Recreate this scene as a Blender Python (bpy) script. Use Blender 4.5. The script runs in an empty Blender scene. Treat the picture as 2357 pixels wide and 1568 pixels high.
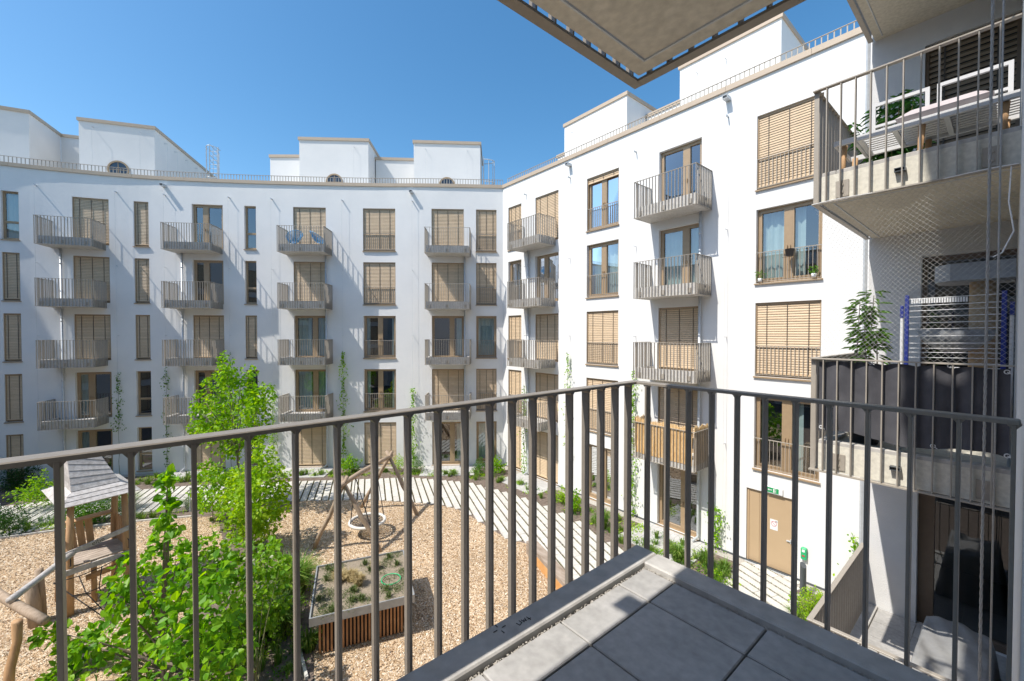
import bpy, math, random
from mathutils import Vector, Matrix
R = random.Random(7)
sc = bpy.context.scene
col = sc.collection
# ------------------------------------------------------------------ camera geometry (building frame: x along right wing, y towards it)
F, CX, CY, TH, EYE = 955.0, 1178.5, 784.0, math.radians(1.0), 7.22
CC, SS = 0.7693168, 0.6388675
def ray(u, v):
    x = (u-CX)/F; y = -(v-CY)/F
    fz = math.cos(TH)+y*math.sin(TH); uz = -math.sin(TH)+y*math.cos(TH)
    return (SS*x-CC*fz, CC*x+SS*fz, uz)
def onz(u, v, z=0.0):
    r = ray(u, v); k = (z-EYE)/r[2]; return Vector((r[0]*k, r[1]*k, z))
def ony(u, v, q):
    r = ray(u, v); k = q/r[1]; return Vector((r[0]*k, q, EYE+r[2]*k))
def onx(u, v, p):
    r = ray(u, v); k = p/r[0]; return Vector((p, r[1]*k, EYE+r[2]*k))
def dep(u, v, d):
    r = ray(u, v); return Vector((r[0]*d, r[1]*d, EYE+r[2]*d))

# ------------------------------------------------------------------ node materials
def nodes(name):
    m = bpy.data.materials.new(name); m.use_nodes = True
    nt = m.node_tree; b = nt.nodes['Principled BSDF']
    return m, nt, b
def N(nt, t, **kw):
    n = nt.nodes.new(t)
    for k, v in kw.items():
        if k in n.inputs: n.inputs[k].default_value = v
        else: setattr(n, k, v)
    return n
def c4(c): return (c[0], c[1], c[2], 1)
def ramp(nt, stops):
    r = nt.nodes.new('ShaderNodeValToRGB'); e = r.color_ramp.elements
    e[0].position, e[0].color = stops[0][0], c4(stops[0][1])
    e[1].position, e[1].color = stops[-1][0], c4(stops[-1][1])
    for p, c in stops[1:-1]:
        x = e.new(p); x.color = c4(c)
    return r
def mat(name, c1, c2=None, scale=4, rough=.6, metal=0, bump=0, bscale=40, stretch=None, island=None, detail=5, spec=.5, scale2=None):
    m, nt, b = nodes(name); L = nt.links
    b.inputs['Roughness'].default_value = rough; b.inputs['Metallic'].default_value = metal
    b.inputs['Specular IOR Level'].default_value = spec
    tc = N(nt, 'ShaderNodeTexCoord'); src = tc.outputs['Object']
    if stretch:
        mp = N(nt, 'ShaderNodeMapping'); mp.inputs['Scale'].default_value = stretch
        L.new(src, mp.inputs[0]); src = mp.outputs[0]
    if c2:
        n = N(nt, 'ShaderNodeTexNoise', Scale=scale, Detail=detail, Roughness=.6); L.new(src, n.inputs['Vector'])
        rp = ramp(nt, [(.32, c1), (.68, c2)]); L.new(n.outputs[0], rp.inputs[0]); out = rp.outputs[0]
        if scale2:
            n2 = N(nt, 'ShaderNodeTexNoise', Scale=scale2, Detail=3); L.new(src, n2.inputs['Vector'])
            mr = N(nt, 'ShaderNodeMapRange'); mr.inputs['From Min'].default_value=.3; mr.inputs['From Max'].default_value=.7
            mr.inputs['To Min'].default_value=.86; mr.inputs['To Max'].default_value=1.1
            L.new(n2.outputs[0], mr.inputs[0])
            h2 = N(nt, 'ShaderNodeHueSaturation'); L.new(mr.outputs[0], h2.inputs['Value']); L.new(out, h2.inputs['Color']); out = h2.outputs[0]
    else:
        rgb = N(nt, 'ShaderNodeRGB'); rgb.outputs[0].default_value = c4(c1); out = rgb.outputs[0]
    if island:
        g = N(nt, 'ShaderNodeNewGeometry'); mr = N(nt, 'ShaderNodeMapRange')
        mr.inputs['To Min'].default_value = 1-island; mr.inputs['To Max'].default_value = 1+island
        L.new(g.outputs['Random Per Island'], mr.inputs[0])
        h = N(nt, 'ShaderNodeHueSaturation'); L.new(mr.outputs[0], h.inputs['Value']); L.new(out, h.inputs['Color']); out = h.outputs[0]
    L.new(out, b.inputs['Base Color'])
    if bump:
        n = N(nt, 'ShaderNodeTexNoise', Scale=bscale, Detail=4); L.new(src, n.inputs['Vector'])
        bp = N(nt, 'ShaderNodeBump', Strength=bump, Distance=min(.03,.4/bscale)); L.new(n.outputs[0], bp.inputs['Height']); L.new(bp.outputs[0], b.inputs['Normal'])
    return m
def leafmat(name, stops, trans=.5, rough=.45):
    m, nt, b = nodes(name); L = nt.links
    g = N(nt, 'ShaderNodeNewGeometry'); rp = ramp(nt, stops); L.new(g.outputs['Random Per Island'], rp.inputs[0])
    L.new(rp.outputs[0], b.inputs['Base Color']); b.inputs['Roughness'].default_value = rough
    b.inputs['Specular IOR Level'].default_value = .35
    t = N(nt, 'ShaderNodeBsdfTranslucent')
    h = N(nt, 'ShaderNodeHueSaturation', Hue=.485, Saturation=1.1, Value=1.5); L.new(rp.outputs[0], h.inputs['Color']); L.new(h.outputs[0], t.inputs[0])
    mx = N(nt, 'ShaderNodeMixShader', Fac=trans); L.new(b.outputs[0], mx.inputs[1]); L.new(t.outputs[0], mx.inputs[2])
    L.new(mx.outputs[0], nt.nodes['Material Output'].inputs[0])
    return m
M = {}
M['plaster'] = mat('white_plaster', (.73,.73,.715), (.775,.77,.75), .9, .85, bump=.10, bscale=7, detail=7, spec=.2)
M['rough_plaster'] = mat('roughcast_plaster', (.63,.63,.625), (.70,.695,.68), 3, .9, bump=.9, bscale=75, spec=.2)
M['concrete'] = mat('grey_concrete', (.47,.455,.425), (.57,.55,.515), 2.5, .8, bump=.15, bscale=60, scale2=14)
M['soffit'] = mat('raw_concrete', (.62,.59,.50), (.69,.66,.57), 1.1, .8, bump=.1, bscale=70, scale2=26)
M['kerb'] = mat('kerb_concrete', (.42,.40,.37), (.52,.50,.465), 5, .75, bump=.3, bscale=90, scale2=18)
M['tile'] = mat('paving_tile', (.335,.325,.305), (.42,.405,.385), 4.5, .8, bump=.25, bscale=260, island=.06, scale2=26)
M['frame'] = mat('bronze_frame', (.36,.255,.155), (.39,.28,.17), 8, .4, metal=.15)
M['shadedframe'] = mat('shaded_bronze_frame', (.13,.09,.06), (.15,.105,.07), 8, .4)  # bronze frame darkened: shade of the deep balconies put into the colour
M['blind'] = mat('bronze_blind', (.62,.465,.30), (.66,.50,.33), 5, .5, island=.06)
M['shadedblind'] = mat('shaded_bronze_blind', (.20,.15,.10), (.22,.165,.11), 5, .45, island=.06)  # bronze blind colour with the balcony shade painted in
M['cord'] = mat('dark_cord', (.06,.05,.04), rough=.6)
M['bronze'] = mat('bronze_railing', (.34,.305,.255), (.38,.34,.285), 20, .45)
M['railing'] = mat('umber_paint', (.235,.208,.172), (.265,.235,.197), 40, .42, bump=.06, bscale=350)
M['coping'] = mat('bronze_coping', (.46,.37,.275), (.49,.395,.295), 3, .5)
M['zinc'] = mat('galvanised_zinc', (.50,.53,.55), (.60,.63,.65), 14, .5, metal=.2)
M['rim'] = mat('weathered_zinc', (.30,.31,.31), (.38,.39,.39), 6, .5, metal=.3)
M['dark'] = mat('dark_void', (.02,.02,.022), rough=.8)
M['room'] = mat('dim_room', (.06,.06,.058), rough=.9)
M['curtain'] = mat('pale_curtain', (.50,.60,.59), (.60,.68,.66), 3, .9)
M['chip'] = None
M['soil'] = mat('dark_soil', (.10,.075,.06), (.23,.18,.145), 7, .95, bump=1.0, bscale=25, scale2=60)
M['gravel'] = mat('pebble_gravel', (.28,.26,.23), (.50,.47,.42), 45, .85, bump=.8, bscale=60)
M['paver'] = mat('grey_paver', (.42,.42,.41), (.52,.51,.49), 5, .85, bump=.2, bscale=80, island=.06)
M['plank'] = mat('pale_paving', (.52,.50,.455), (.62,.60,.55), 4, .85, bump=.25, bscale=60, island=.06, scale2=25)
M['logwood'] = mat('weathered_wood', (.30,.22,.15), (.44,.34,.25), 6, .8, bump=.4, bscale=30, stretch=(3,3,.6))
M['freshwood'] = mat('fresh_wood', (.42,.25,.12), (.55,.34,.18), 5, .75, bump=.3, bscale=30, stretch=(3,3,.5))
M['greywood'] = mat('silvered_wood', (.36,.335,.31), (.56,.535,.51), 5, .75, bump=.35, bscale=22, island=.14, stretch=(2,2,2))
M['deck'] = mat('deck_wood', (.33,.27,.22), (.44,.37,.31), 5, .8, bump=.3, bscale=30, island=.12)
M['slat'] = mat('larch_slat', (.36,.17,.07), (.47,.24,.11), 6, .7, island=.15)
M['timber'] = mat('old_timber', (.26,.20,.15), (.40,.33,.27), 3, .85, bump=.5, bscale=20, stretch=(.6,3,3))
M['timberface'] = mat('orange_timber', (.55,.27,.09), (.66,.36,.14), 3, .8, bump=.3, bscale=20)
M['rope'] = mat('black_rope', (.035,.034,.036), rough=.8)
M['steelrope'] = mat('steel_rope', (.30,.29,.27), (.38,.37,.35), 60, .5)
M['white'] = mat('white_paint', (.78,.78,.77), rough=.4)
M['benchwhite'] = mat('bench_white', (.60,.60,.60), rough=.45)
M['offwhite'] = mat('offwhite_rope', (.62,.59,.54), (.72,.69,.63), 30, .8, bump=.3, bscale=60)
M['blue'] = mat('blue_plastic', (.02,.035,.22), rough=.4)
M['chairblue'] = mat('blue_cord_weave', (.10,.36,.66), (.18,.46,.74), 30, .5)
M['greyfelt'] = mat('grey_felt', (.30,.31,.33), (.40,.41,.43), 12, .95, bump=.5, bscale=90)
M['carpet'] = mat('tan_carpet', (.42,.29,.17), (.52,.37,.23), 40, .95, bump=.6, bscale=200)
M['fabric'] = mat('black_fabric', (.06,.06,.07), (.085,.085,.095), 6, .75, bump=.2, bscale=60)
M['cover'] = mat('grey_cover', (.20,.20,.20), (.27,.27,.265), 4, .7, bump=.3, bscale=20)
M['cushion'] = mat('pink_grey_cushion', (.45,.40,.41), (.52,.47,.48), 8, .95, bump=.2, bscale=80)
M['reed'] = mat('reed_cane', (.62,.40,.17), (.82,.60,.32), 10, .8, island=.25, stretch=(3,3,1))
M['door'] = mat('bronze_door', (.46,.335,.205), (.48,.35,.215), 2, .45)
M['green'] = mat('signal_green', (.01,.30,.10), rough=.4)
M['hoop'] = mat('green_plastic', (.02,.42,.16), rough=.35)
M['red'] = mat('sign_red', (.50,.02,.05), rough=.4)
M['black'] = mat('black_print', (.02,.02,.02), rough=.6)
M['bollard'] = mat('anthracite_paint', (.09,.10,.11), rough=.4, metal=.3)
M['net'] = mat('net_cord', (.46,.45,.42), rough=.8)
M['bark'] = mat('grey_bark', (.13,.10,.075), (.24,.19,.15), 14, .9, bump=.6, bscale=40)
M['stem'] = mat('green_stem', (.10,.12,.04), (.18,.16,.07), 14, .8)
M['terracotta'] = mat('dark_pot', (.06,.06,.065), rough=.6)
M['substrate'] = mat('roof_substrate', (.20,.165,.115), (.33,.27,.20), 30, .95, bump=.8, bscale=70)
M['leaf_hazel'] = leafmat('hazel_leaf', [(0,(.06,.21,.008)),(.5,(.14,.35,.012)),(1,(.27,.50,.03))])
M['leaf_bract'] = leafmat('fresh_leaf', [(0,(.09,.24,.012)),(.6,(.19,.38,.02)),(1,(.30,.50,.05))])
M['bract'] = leafmat('cream_bract', [(0,(.50,.54,.36)),(1,(.66,.68,.52))], .3)
M['leaf_mid'] = leafmat('bright_leaf', [(0,(.09,.25,.005)),(.5,(.18,.40,.008)),(1,(.34,.55,.02))])
M['leaf_yellow'] = leafmat('yellow_green_leaf', [(0,(.15,.32,.010)),(.5,(.27,.47,.015)),(1,(.42,.60,.05))])
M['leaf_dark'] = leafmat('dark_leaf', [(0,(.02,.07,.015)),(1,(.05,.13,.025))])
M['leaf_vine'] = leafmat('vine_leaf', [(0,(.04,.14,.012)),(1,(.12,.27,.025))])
M['grass'] = leafmat('grass_blade', [(0,(.07,.17,.02)),(.7,(.16,.29,.04)),(1,(.30,.34,.09))], .3)
M['jointgrass'] = leafmat('joint_grass', [(0,(.10,.12,.03)),(1,(.24,.24,.08))], .2)
M['straw'] = leafmat('straw_blade', [(0,(.36,.28,.13)),(1,(.52,.44,.24))], .3)
M['sedum'] = leafmat('sedum_leaf', [(0,(.06,.10,.025)),(.6,(.12,.17,.05)),(1,(.20,.23,.09))], .2)
M['bamboo'] = leafmat('bamboo_leaf', [(0,(.02,.10,.02)),(1,(.08,.24,.03))], .2)
def chipmat():
    m, nt, b = nodes('wood_chips'); L = nt.links
    tc = N(nt, 'ShaderNodeTexCoord')
    nz = N(nt, 'ShaderNodeTexNoise', Scale=6.0, Detail=2); L.new(tc.outputs['Object'], nz.inputs['Vector'])
    mx = N(nt, 'ShaderNodeMix', data_type='VECTOR'); mx.inputs[0].default_value = .12
    L.new(tc.outputs['Object'], mx.inputs[4]); L.new(nz.outputs['Color'], mx.inputs[5])
    mp = N(nt, 'ShaderNodeMapping'); mp.inputs['Scale'].default_value = (34, 52, 34); mp.inputs['Rotation'].default_value = (0,0,.6); L.new(mx.outputs[1], mp.inputs[0])
    v = N(nt, 'ShaderNodeTexVoronoi', Scale=1.0); L.new(mp.outputs[0], v.inputs['Vector'])
    sp = N(nt, 'ShaderNodeSeparateColor'); L.new(v.outputs['Color'], sp.inputs[0])
    rp = ramp(nt, [(0,(.24,.145,.08)),(.2,(.43,.29,.165)),(.55,(.56,.41,.26)),(.8,(.67,.53,.37)),(1,(.80,.70,.56))]); L.new(sp.outputs[0], rp.inputs[0])
    n2 = N(nt, 'ShaderNodeTexNoise', Scale=.7, Detail=4); L.new(tc.outputs['Object'], n2.inputs['Vector'])
    mr = N(nt, 'ShaderNodeMapRange'); mr.inputs['From Min'].default_value=.3; mr.inputs['From Max'].default_value=.7; mr.inputs['To Min'].default_value=.84; mr.inputs['To Max'].default_value=1.08; L.new(n2.outputs[0], mr.inputs[0])
    h = N(nt, 'ShaderNodeHueSaturation'); L.new(rp.outputs[0], h.inputs['Color']); L.new(mr.outputs[0], h.inputs['Value'])
    L.new(h.outputs[0], b.inputs['Base Color']); b.inputs['Roughness'].default_value = .9; b.inputs['Specular IOR Level'].default_value = .2
    bp = N(nt, 'ShaderNodeBump', Strength=.9, Distance=.02, invert=True); L.new(v.outputs['Distance'], bp.inputs['Height']); L.new(bp.outputs[0], b.inputs['Normal'])
    return m
M['chip'] = chipmat()
M['chipbit'] = None
m, nt, b = nodes('loose_chip'); g = N(nt, 'ShaderNodeNewGeometry')
rp = ramp(nt, [(0,(.24,.14,.08)),(.3,(.46,.32,.19)),(.7,(.62,.49,.34)),(1,(.82,.74,.62))]); nt.links.new(g.outputs['Random Per Island'], rp.inputs[0]); nt.links.new(rp.outputs[0], b.inputs['Base Color']); b.inputs['Roughness'].default_value=.85
M['chipbit'] = m
def glassmat(name, tint, refl):
    m, nt, b = nodes(name); L = nt.links; nt.nodes.remove(b)
    tr = N(nt, 'ShaderNodeBsdfTransparent'); tr.inputs[0].default_value = c4(tint)
    gl = N(nt, 'ShaderNodeBsdfGlossy'); gl.inputs['Roughness'].default_value = .0; gl.inputs[0].default_value = (.93,.96,1,1)
    fr = N(nt, 'ShaderNodeFresnel', IOR=1.55)
    mr = N(nt, 'ShaderNodeMapRange'); mr.inputs['From Max'].default_value=.6; mr.inputs['To Min'].default_value = refl; mr.inputs['To Max'].default_value = .9
    L.new(fr.outputs[0], mr.inputs[0])
    mx = N(nt, 'ShaderNodeMixShader'); L.new(mr.outputs[0], mx.inputs[0]); L.new(tr.outputs[0], mx.inputs[1]); L.new(gl.outputs[0], mx.inputs[2])
    L.new(mx.outputs[0], nt.nodes['Material Output'].inputs[0])
    return m
M['glass'] = glassmat('window_glass', (.70,.76,.76), .13)
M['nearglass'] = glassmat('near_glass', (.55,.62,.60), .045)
m,nt,b=nodes('dark_glass'); b.inputs['Base Color'].default_value=(.02,.03,.05,1); b.inputs['Roughness'].default_value=.02; b.inputs['Specular IOR Level'].default_value=1.0; M['dglass']=m


# ------------------------------------------------------------------ mesh builder
class MB:
    def __init__(s): s.v=[]; s.f=[]; s.mi=[]; s.cur=0
    def add(s, vs, fs):
        b=len(s.v); s.v.extend([tuple(x) for x in vs])
        for f in fs: s.f.append([b+i for i in f]); s.mi.append(s.cur)
    def box(s,x0,x1,y0,y1,z0,z1):
        s.add([(x0,y0,z0),(x1,y0,z0),(x1,y1,z0),(x0,y1,z0),(x0,y0,z1),(x1,y0,z1),(x1,y1,z1),(x0,y1,z1)],
              [(0,3,2,1),(4,5,6,7),(0,1,5,4),(1,2,6,5),(2,3,7,6),(3,0,4,7)])
    def cbox(s,x0,x1,y0,y1,z0,z1,c=.004):   # box with chamfered vertical and top edges
        s.prism([(x0+c,y0),(x1-c,y0),(x1,y0+c),(x1,y1-c),(x1-c,y1),(x0+c,y1),(x0,y1-c),(x0,y0+c)],z0,z1-c,cap=False)
        p=[(x0+c,y0),(x1-c,y0),(x1,y0+c),(x1,y1-c),(x1-c,y1),(x0+c,y1),(x0,y1-c),(x0,y0+c)]
        q=[(x0+2*c,y0+c),(x1-2*c,y0+c),(x1-c,y0+2*c),(x1-c,y1-2*c),(x1-2*c,y1-c),(x0+2*c,y1-c),(x0+c,y1-2*c),(x0+c,y0+2*c)]
        s.add([(a,b,z1-c) for a,b in p]+[(a,b,z1) for a,b in q],[(i,(i+1)%8,8+(i+1)%8,8+i) for i in range(8)]+[tuple(range(8,16))])
        s.add([(a,b,z0) for a,b in p],[tuple(range(7,-1,-1))])
    def prism(s,poly,z0,z1,cap=True):
        n=len(poly); s.add([(a,b,z0) for a,b in poly]+[(a,b,z1) for a,b in poly],
            [(i,(i+1)%n,n+(i+1)%n,n+i) for i in range(n)]+([tuple(range(n-1,-1,-1)),tuple(range(n,2*n))] if cap else []))
    def bar(s,a,b,w,h,up=(0,0,1)):
        a=Vector(a); b=Vector(b); d=(b-a).normalized(); x=d.cross(Vector(up))
        if x.length<1e-4: x=d.cross(Vector((1,0,0)))
        x.normalize(); y=x.cross(d); x=x*w/2; y=y*h/2
        s.add([a-x-y,a+x-y,a+x+y,a-x+y,b-x-y,b+x-y,b+x+y,b-x+y],[(0,1,2,3),(7,6,5,4),(0,4,5,1),(1,5,6,2),(2,6,7,3),(3,7,4,0)])
    def tube(s,pts,r,n=6,cap=True):
        pts=[Vector(p) for p in pts]; m=len(pts); rr=r if isinstance(r,(list,tuple)) else [r]*m
        t0=(pts[1]-pts[0]).normalized(); x=t0.cross(Vector((0,0,1)))
        if x.length<1e-3: x=t0.cross(Vector((1,0,0)))
        x.normalize(); vs=[]
        for i,p in enumerate(pts):
            t=(pts[min(i+1,m-1)]-pts[max(i-1,0)]).normalized(); x=(x-t*x.dot(t)).normalized(); y=t.cross(x)
            for k in range(n):
                a=2*math.pi*k/n; vs.append(p+(x*math.cos(a)+y*math.sin(a))*rr[i])
        fs=[(i*n+k,i*n+(k+1)%n,(i+1)*n+(k+1)%n,(i+1)*n+k) for i in range(m-1) for k in range(n)]
        if cap: fs+=[tuple(range(n-1,-1,-1)),tuple(range((m-1)*n,m*n))]
        s.add(vs,fs)
    def quad(s,a,b,c,d): s.add([a,b,c,d],[(0,1,2,3)])
    def poly(s,pts,z): s.add([(p[0],p[1],z) for p in pts],[tuple(range(len(pts)))])
    def lathe(s,prof,n=20,c=(0,0,0)):
        vs=[(c[0]+r*math.cos(2*math.pi*k/n),c[1]+r*math.sin(2*math.pi*k/n),c[2]+z) for r,z in prof for k in range(n)]
        s.add(vs,[(i*n+k,i*n+(k+1)%n,(i+1)*n+(k+1)%n,(i+1)*n+k) for i in range(len(prof)-1) for k in range(n)])
    def torus(s,c,Rr,r,n=32,k=8,ax=None):
        pts=[]
        for i in range(n+1):
            a=2*math.pi*i/n; p=Vector((math.cos(a)*Rr,math.sin(a)*Rr,0))
            if ax: p=ax@p
            pts.append(Vector(c)+p)
        s.tube(pts,r,k,False)
    def mesh(s,name,mats,smooth=False):
        me=bpy.data.meshes.new(name); me.from_pydata(s.v,[],s.f)
        for x in (mats if isinstance(mats,list) else [mats]): me.materials.append(x)
        if isinstance(mats,list) and len(mats)>1: me.polygons.foreach_set('material_index',s.mi)
        if smooth: me.polygons.foreach_set('use_smooth',[True]*len(s.f))
        me.update(); return me
    def build(s,name,mats,parent=None,mx=None,smooth=False):
        return place(name,s.mesh(name,mats,smooth),parent,mx)
def place(name,me,parent=None,mx=None):
    o=bpy.data.objects.new(name,me); col.objects.link(o)
    if parent is not None:
        o.parent=parent
        if mx is not None: o.matrix_local=Matrix.Translation(-root_loc(parent))@mx
        else: o.matrix_local=Matrix.Translation(-root_loc(parent))
    elif mx is not None: o.matrix_world=mx
    return o
LOC={}
def root_loc(o): return LOC.get(o.name,Vector((0,0,0)))
def tag(o,label=None,cat=None,group=None,kind=None):
    if label: o['label']=label
    if cat: o['category']=cat
    if group: o['group']=group
    if kind: o['kind']=kind
    return o
def thing(name,label,cat,loc,group=None):
    o=bpy.data.objects.new(name,None); col.objects.link(o); o.location=loc; o.empty_display_size=.2
    LOC[o.name]=Vector(loc); return tag(o,label,cat,group)
def sub(name,me,parent):       # a sub-part shares its part's frame
    o=bpy.data.objects.new(name,me); col.objects.link(o); o.parent=parent; return o
def struct(name,mb,m): return tag(mb.build(name,m),kind='structure')

# ------------------------------------------------------------------ courtyard outline (one path: wall at the right edge -> right wing -> curved block -> closing block)
KC=[(-17.75,14.1),(-20.0,11.05),(-21.85,8.75),(-23.8,6.1),(-25.52,3.67),(-27.12,1.21),(-28.42,-1.02),(-29.52,-3.585),(-30.33,-5.93),(-30.9,-8.5),(-31.0,-11),(-30.4,-13.6),(-29,-16),(-26.5,-18),(-22,-19.3)]
def catmull(P,step=.45):
    P=[Vector((a,b,0)) for a,b in P]; out=[]
    for i in range(len(P)-1):
        p0=P[max(i-1,0)] if i>0 else P[0]*2-P[1]; p1,p2=P[i],P[i+1]; p3=P[i+2] if i+2<len(P) else P[i+1]*2-P[i]
        n=max(2,int((p2-p1).length/step))
        for k in range(n):
            t=k/n; out.append(.5*((2*p1)+(p2-p0)*t+(2*p0-5*p1+4*p2-p3)*t*t+(-p0+3*p1-3*p2+p3)*t**3))
    out.append(P[-1]); return out
class Path:
    def __init__(s,pts):
        s.p=[Vector((a[0],a[1],0)) for a in pts]; s.s=[0]
        for i in range(1,len(s.p)): s.s.append(s.s[-1]+(s.p[i]-s.p[i-1]).length)
    def at(s,x):
        i=0
        while i<len(s.s)-2 and x>s.s[i+1]: i+=1
        t=(x-s.s[i])/(s.s[i+1]-s.s[i]); p=s.p[i].lerp(s.p[i+1],t); d=(s.p[i+1]-s.p[i]).normalized()
        return p,d,Vector((-d.y,d.x,0))
    def hit(s,u,v=767):     # where the view line of a picture column meets the wall
        r=ray(u,v); d=Vector((r[0],r[1],0)); best=None
        for i in range(len(s.p)-1):
            a,b=s.p[i],s.p[i+1]; e=b-a; den=d.x*(-e.y)+d.y*e.x
            if abs(den)<1e-9: continue
            k=(a.x*(-e.y)+a.y*e.x)/den; t=(d.x*a.y-d.y*a.x)/den
            if k>0 and -1e-6<=t<=1+1e-6 and (best is None or k<best[0]): best=(k,s.s[i]+t*e.length)
        return best[1]
pA=Path(catmull(KC)); pB=Path([(-1.37,14.1),(-17.75,14.1)])
pN=Path([(.03,-19.3),(.03,8.04),(-1.37,8.04),(-1.37,14.1)]); pS=Path([(-22,-19.3),(.03,-19.3)])
FL=[0,2.88,5.76,8.64,11.52]; ROOF=15.08
def wall(path,holes,z0,z1,depth=.22,step=.5,smooth=False):
    mb=MB(); ss=set([0,path.s[-1]]); zs=set([z0,z1])
    for (a,b,c,d) in holes: ss|={a,b}; zs|={c,d}
    for x in path.s: ss.add(x)
    ss=sorted(ss); out=[ss[0]]
    for x in ss[1:]:
        if x-out[-1]>1e-4: out.append(x)
    ss=out; zs=sorted(zs); V={}
    def vid(i,j):
        if (i,j) not in V: p,_,_=path.at(ss[i]); V[i,j]=len(mb.v); mb.v.append((p.x,p.y,zs[j]))
        return V[i,j]
    for i in range(len(ss)-1):
        m=(ss[i]+ss[i+1])/2; hs=[h for h in holes if h[0]<m<h[1]]
        for j in range(len(zs)-1):
            z=(zs[j]+zs[j+1])/2
            if any(h[2]<z<h[3] for h in hs): continue
            mb.f.append([vid(i,j),vid(i,j+1),vid(i+1,j+1),vid(i+1,j)]); mb.mi.append(0)
    for (a,b,c,d) in holes:
        pa,_,_=path.at(a); pb,_,_=path.at(b); t=(pb-pa).normalized(); n=Vector((-t.y,t.x,0))*(-depth)
        A0,B0=Vector((pa.x,pa.y,c)),Vector((pb.x,pb.y,c)); A1,B1=Vector((pa.x,pa.y,d)),Vector((pb.x,pb.y,d))
        mb.quad(A0,A0+n,A1+n,A1); mb.quad(B0,B1,B1+n,B0+n); mb.quad(A1,A1+n,B1+n,B1); mb.quad(A0,B0,B0+n,A0+n)
    return mb
def coping(path,z,s0=0,s1=None,seg=2.4,out=.06,dep_=.42,h=.17):
    mb=MB(); s1=path.s[-1] if s1 is None else s1; n=max(1,round((s1-s0)/seg)); L=(s1-s0)/n
    for i in range(n):
        a=s0+i*L+(.004 if i else 0); b=s0+(i+1)*L-(.004 if i<n-1 else 0); k=max(1,int((b-a)/.6)); rows=[]
        for q in range(k+1):
            p,d,nn=path.at(a+(b-a)*q/k); o=p+nn*out; r=p-nn*dep_
            rows.append([(o.x,o.y,z-h),(o.x,o.y,z),(r.x,r.y,z),(r.x,r.y,z-h)])
        vs=[v for r in rows for v in r]; fs=[]
        for q in range(k):
            for e in range(4): fs.append((q*4+e,q*4+(e+1)%4,(q+1)*4+(e+1)%4,(q+1)*4+e))
        fs+=[(3,2,1,0),tuple(range(k*4,k*4+4))]; mb.add(vs,fs)
    return mb
def roofrail(path,z,h=.36,sp=.145,back=.22,s0=0,s1=None):
    mb=MB(); s1=path.s[-1] if s1 is None else s1; n=int((s1-s0)/sp); prev=None
    for i in range(n+1):
        p,d,nn=path.at(s0+i*sp); p=p-nn*back
        mb.bar((p.x,p.y,z),(p.x,p.y,z+h),.03,.012,up=(nn.x,nn.y,0))
        if i%6==0 or i==n:
            c=(p.x,p.y,z+h)
            if prev: mb.bar(prev,c,.04,.014)
            prev=c
    return mb
def roofslab(path,z,w=12):
    mb=MB(); 
    for i in range(len(path.p)-1):
        a,b=path.p[i],path.p[i+1]; na=path.at(path.s[i]+1e-4)[2]; nb=path.at(path.s[i+1]-1e-4)[2]
        mb.quad((a.x,a.y,z),(b.x,b.y,z),(b.x-nb.x*w,b.y-nb.y*w,z),(a.x-na.x*w,a.y-na.y*w,z))
    return mb

# ------------------------------------------------------------------ windows
def wframe(w,h,kind):
    mb=MB(); y0,y1=-.22,-.14; f=.075
    mb.box(-w/2,-w/2+f,y0,y1,0,h); mb.box(w/2-f,w/2,y0,y1,0,h); mb.box(-w/2+f,w/2-f,y0,y1,h-f,h); mb.box(-w/2+f,w/2-f,y0,y1,0,f+.02)
    panes=[]
    if kind=='narrow':
        zt=.37*h; mb.box(-w/2+f,w/2-f,y0,y1,zt-.05,zt+.05); panes=[(-w/2+f,w/2-f,f+.02,zt-.05),(-w/2+f,w/2-f,zt+.05,h-f)]
    elif kind=='single': 
        g=.05; a,b=-w/2+f,w/2-f; y2=y1+.015
        mb.box(a,a+g,y0,y2,f+.02,h-f); mb.box(b-g,b,y0,y2,f+.02,h-f); mb.box(a+g,b-g,y0,y2,h-f-g,h-f); mb.box(a+g,b-g,y0,y2,f+.02,f+.02+g)
        panes=[(a+g,b-g,f+.02+g,h-f-g)]
    else:
        mid=w*{'two':0,'door':.1,'doorR':-.12}[kind]; m2=.085
        mb.box(mid-m2,mid+m2,y0,y1+.012,f+.02,h-f)
        for a,b in ((-w/2+f,mid-m2),(mid+m2,w/2-f)):
            g=.045; y2=y1+.01; mb.box(a,a+g,y0,y2,f+.02,h-f); mb.box(b-g,b,y0,y2,f+.02,h-f); mb.box(a+g,b-g,y0,y2,h-f-g,h-f); mb.box(a+g,b-g,y0,y2,f+.02,f+.02+g)
            panes.append((a+g,b-g,f+.02+g,h-f-g))
        mb.box(mid-.05,mid-.03,y1+.012,y1+.06,.95,1.07); mb.box(mid+.03,mid+.05,y1+.012,y1+.06,.95,1.07)
    pm=MB()
    for a,b,c,d in panes: pm.quad((a,-.19,c),(b,-.19,c),(b,-.19,d),(a,-.19,d))
    return mb.mesh('window',M['frame']),pm.mesh('pane',M['glass'])
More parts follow.
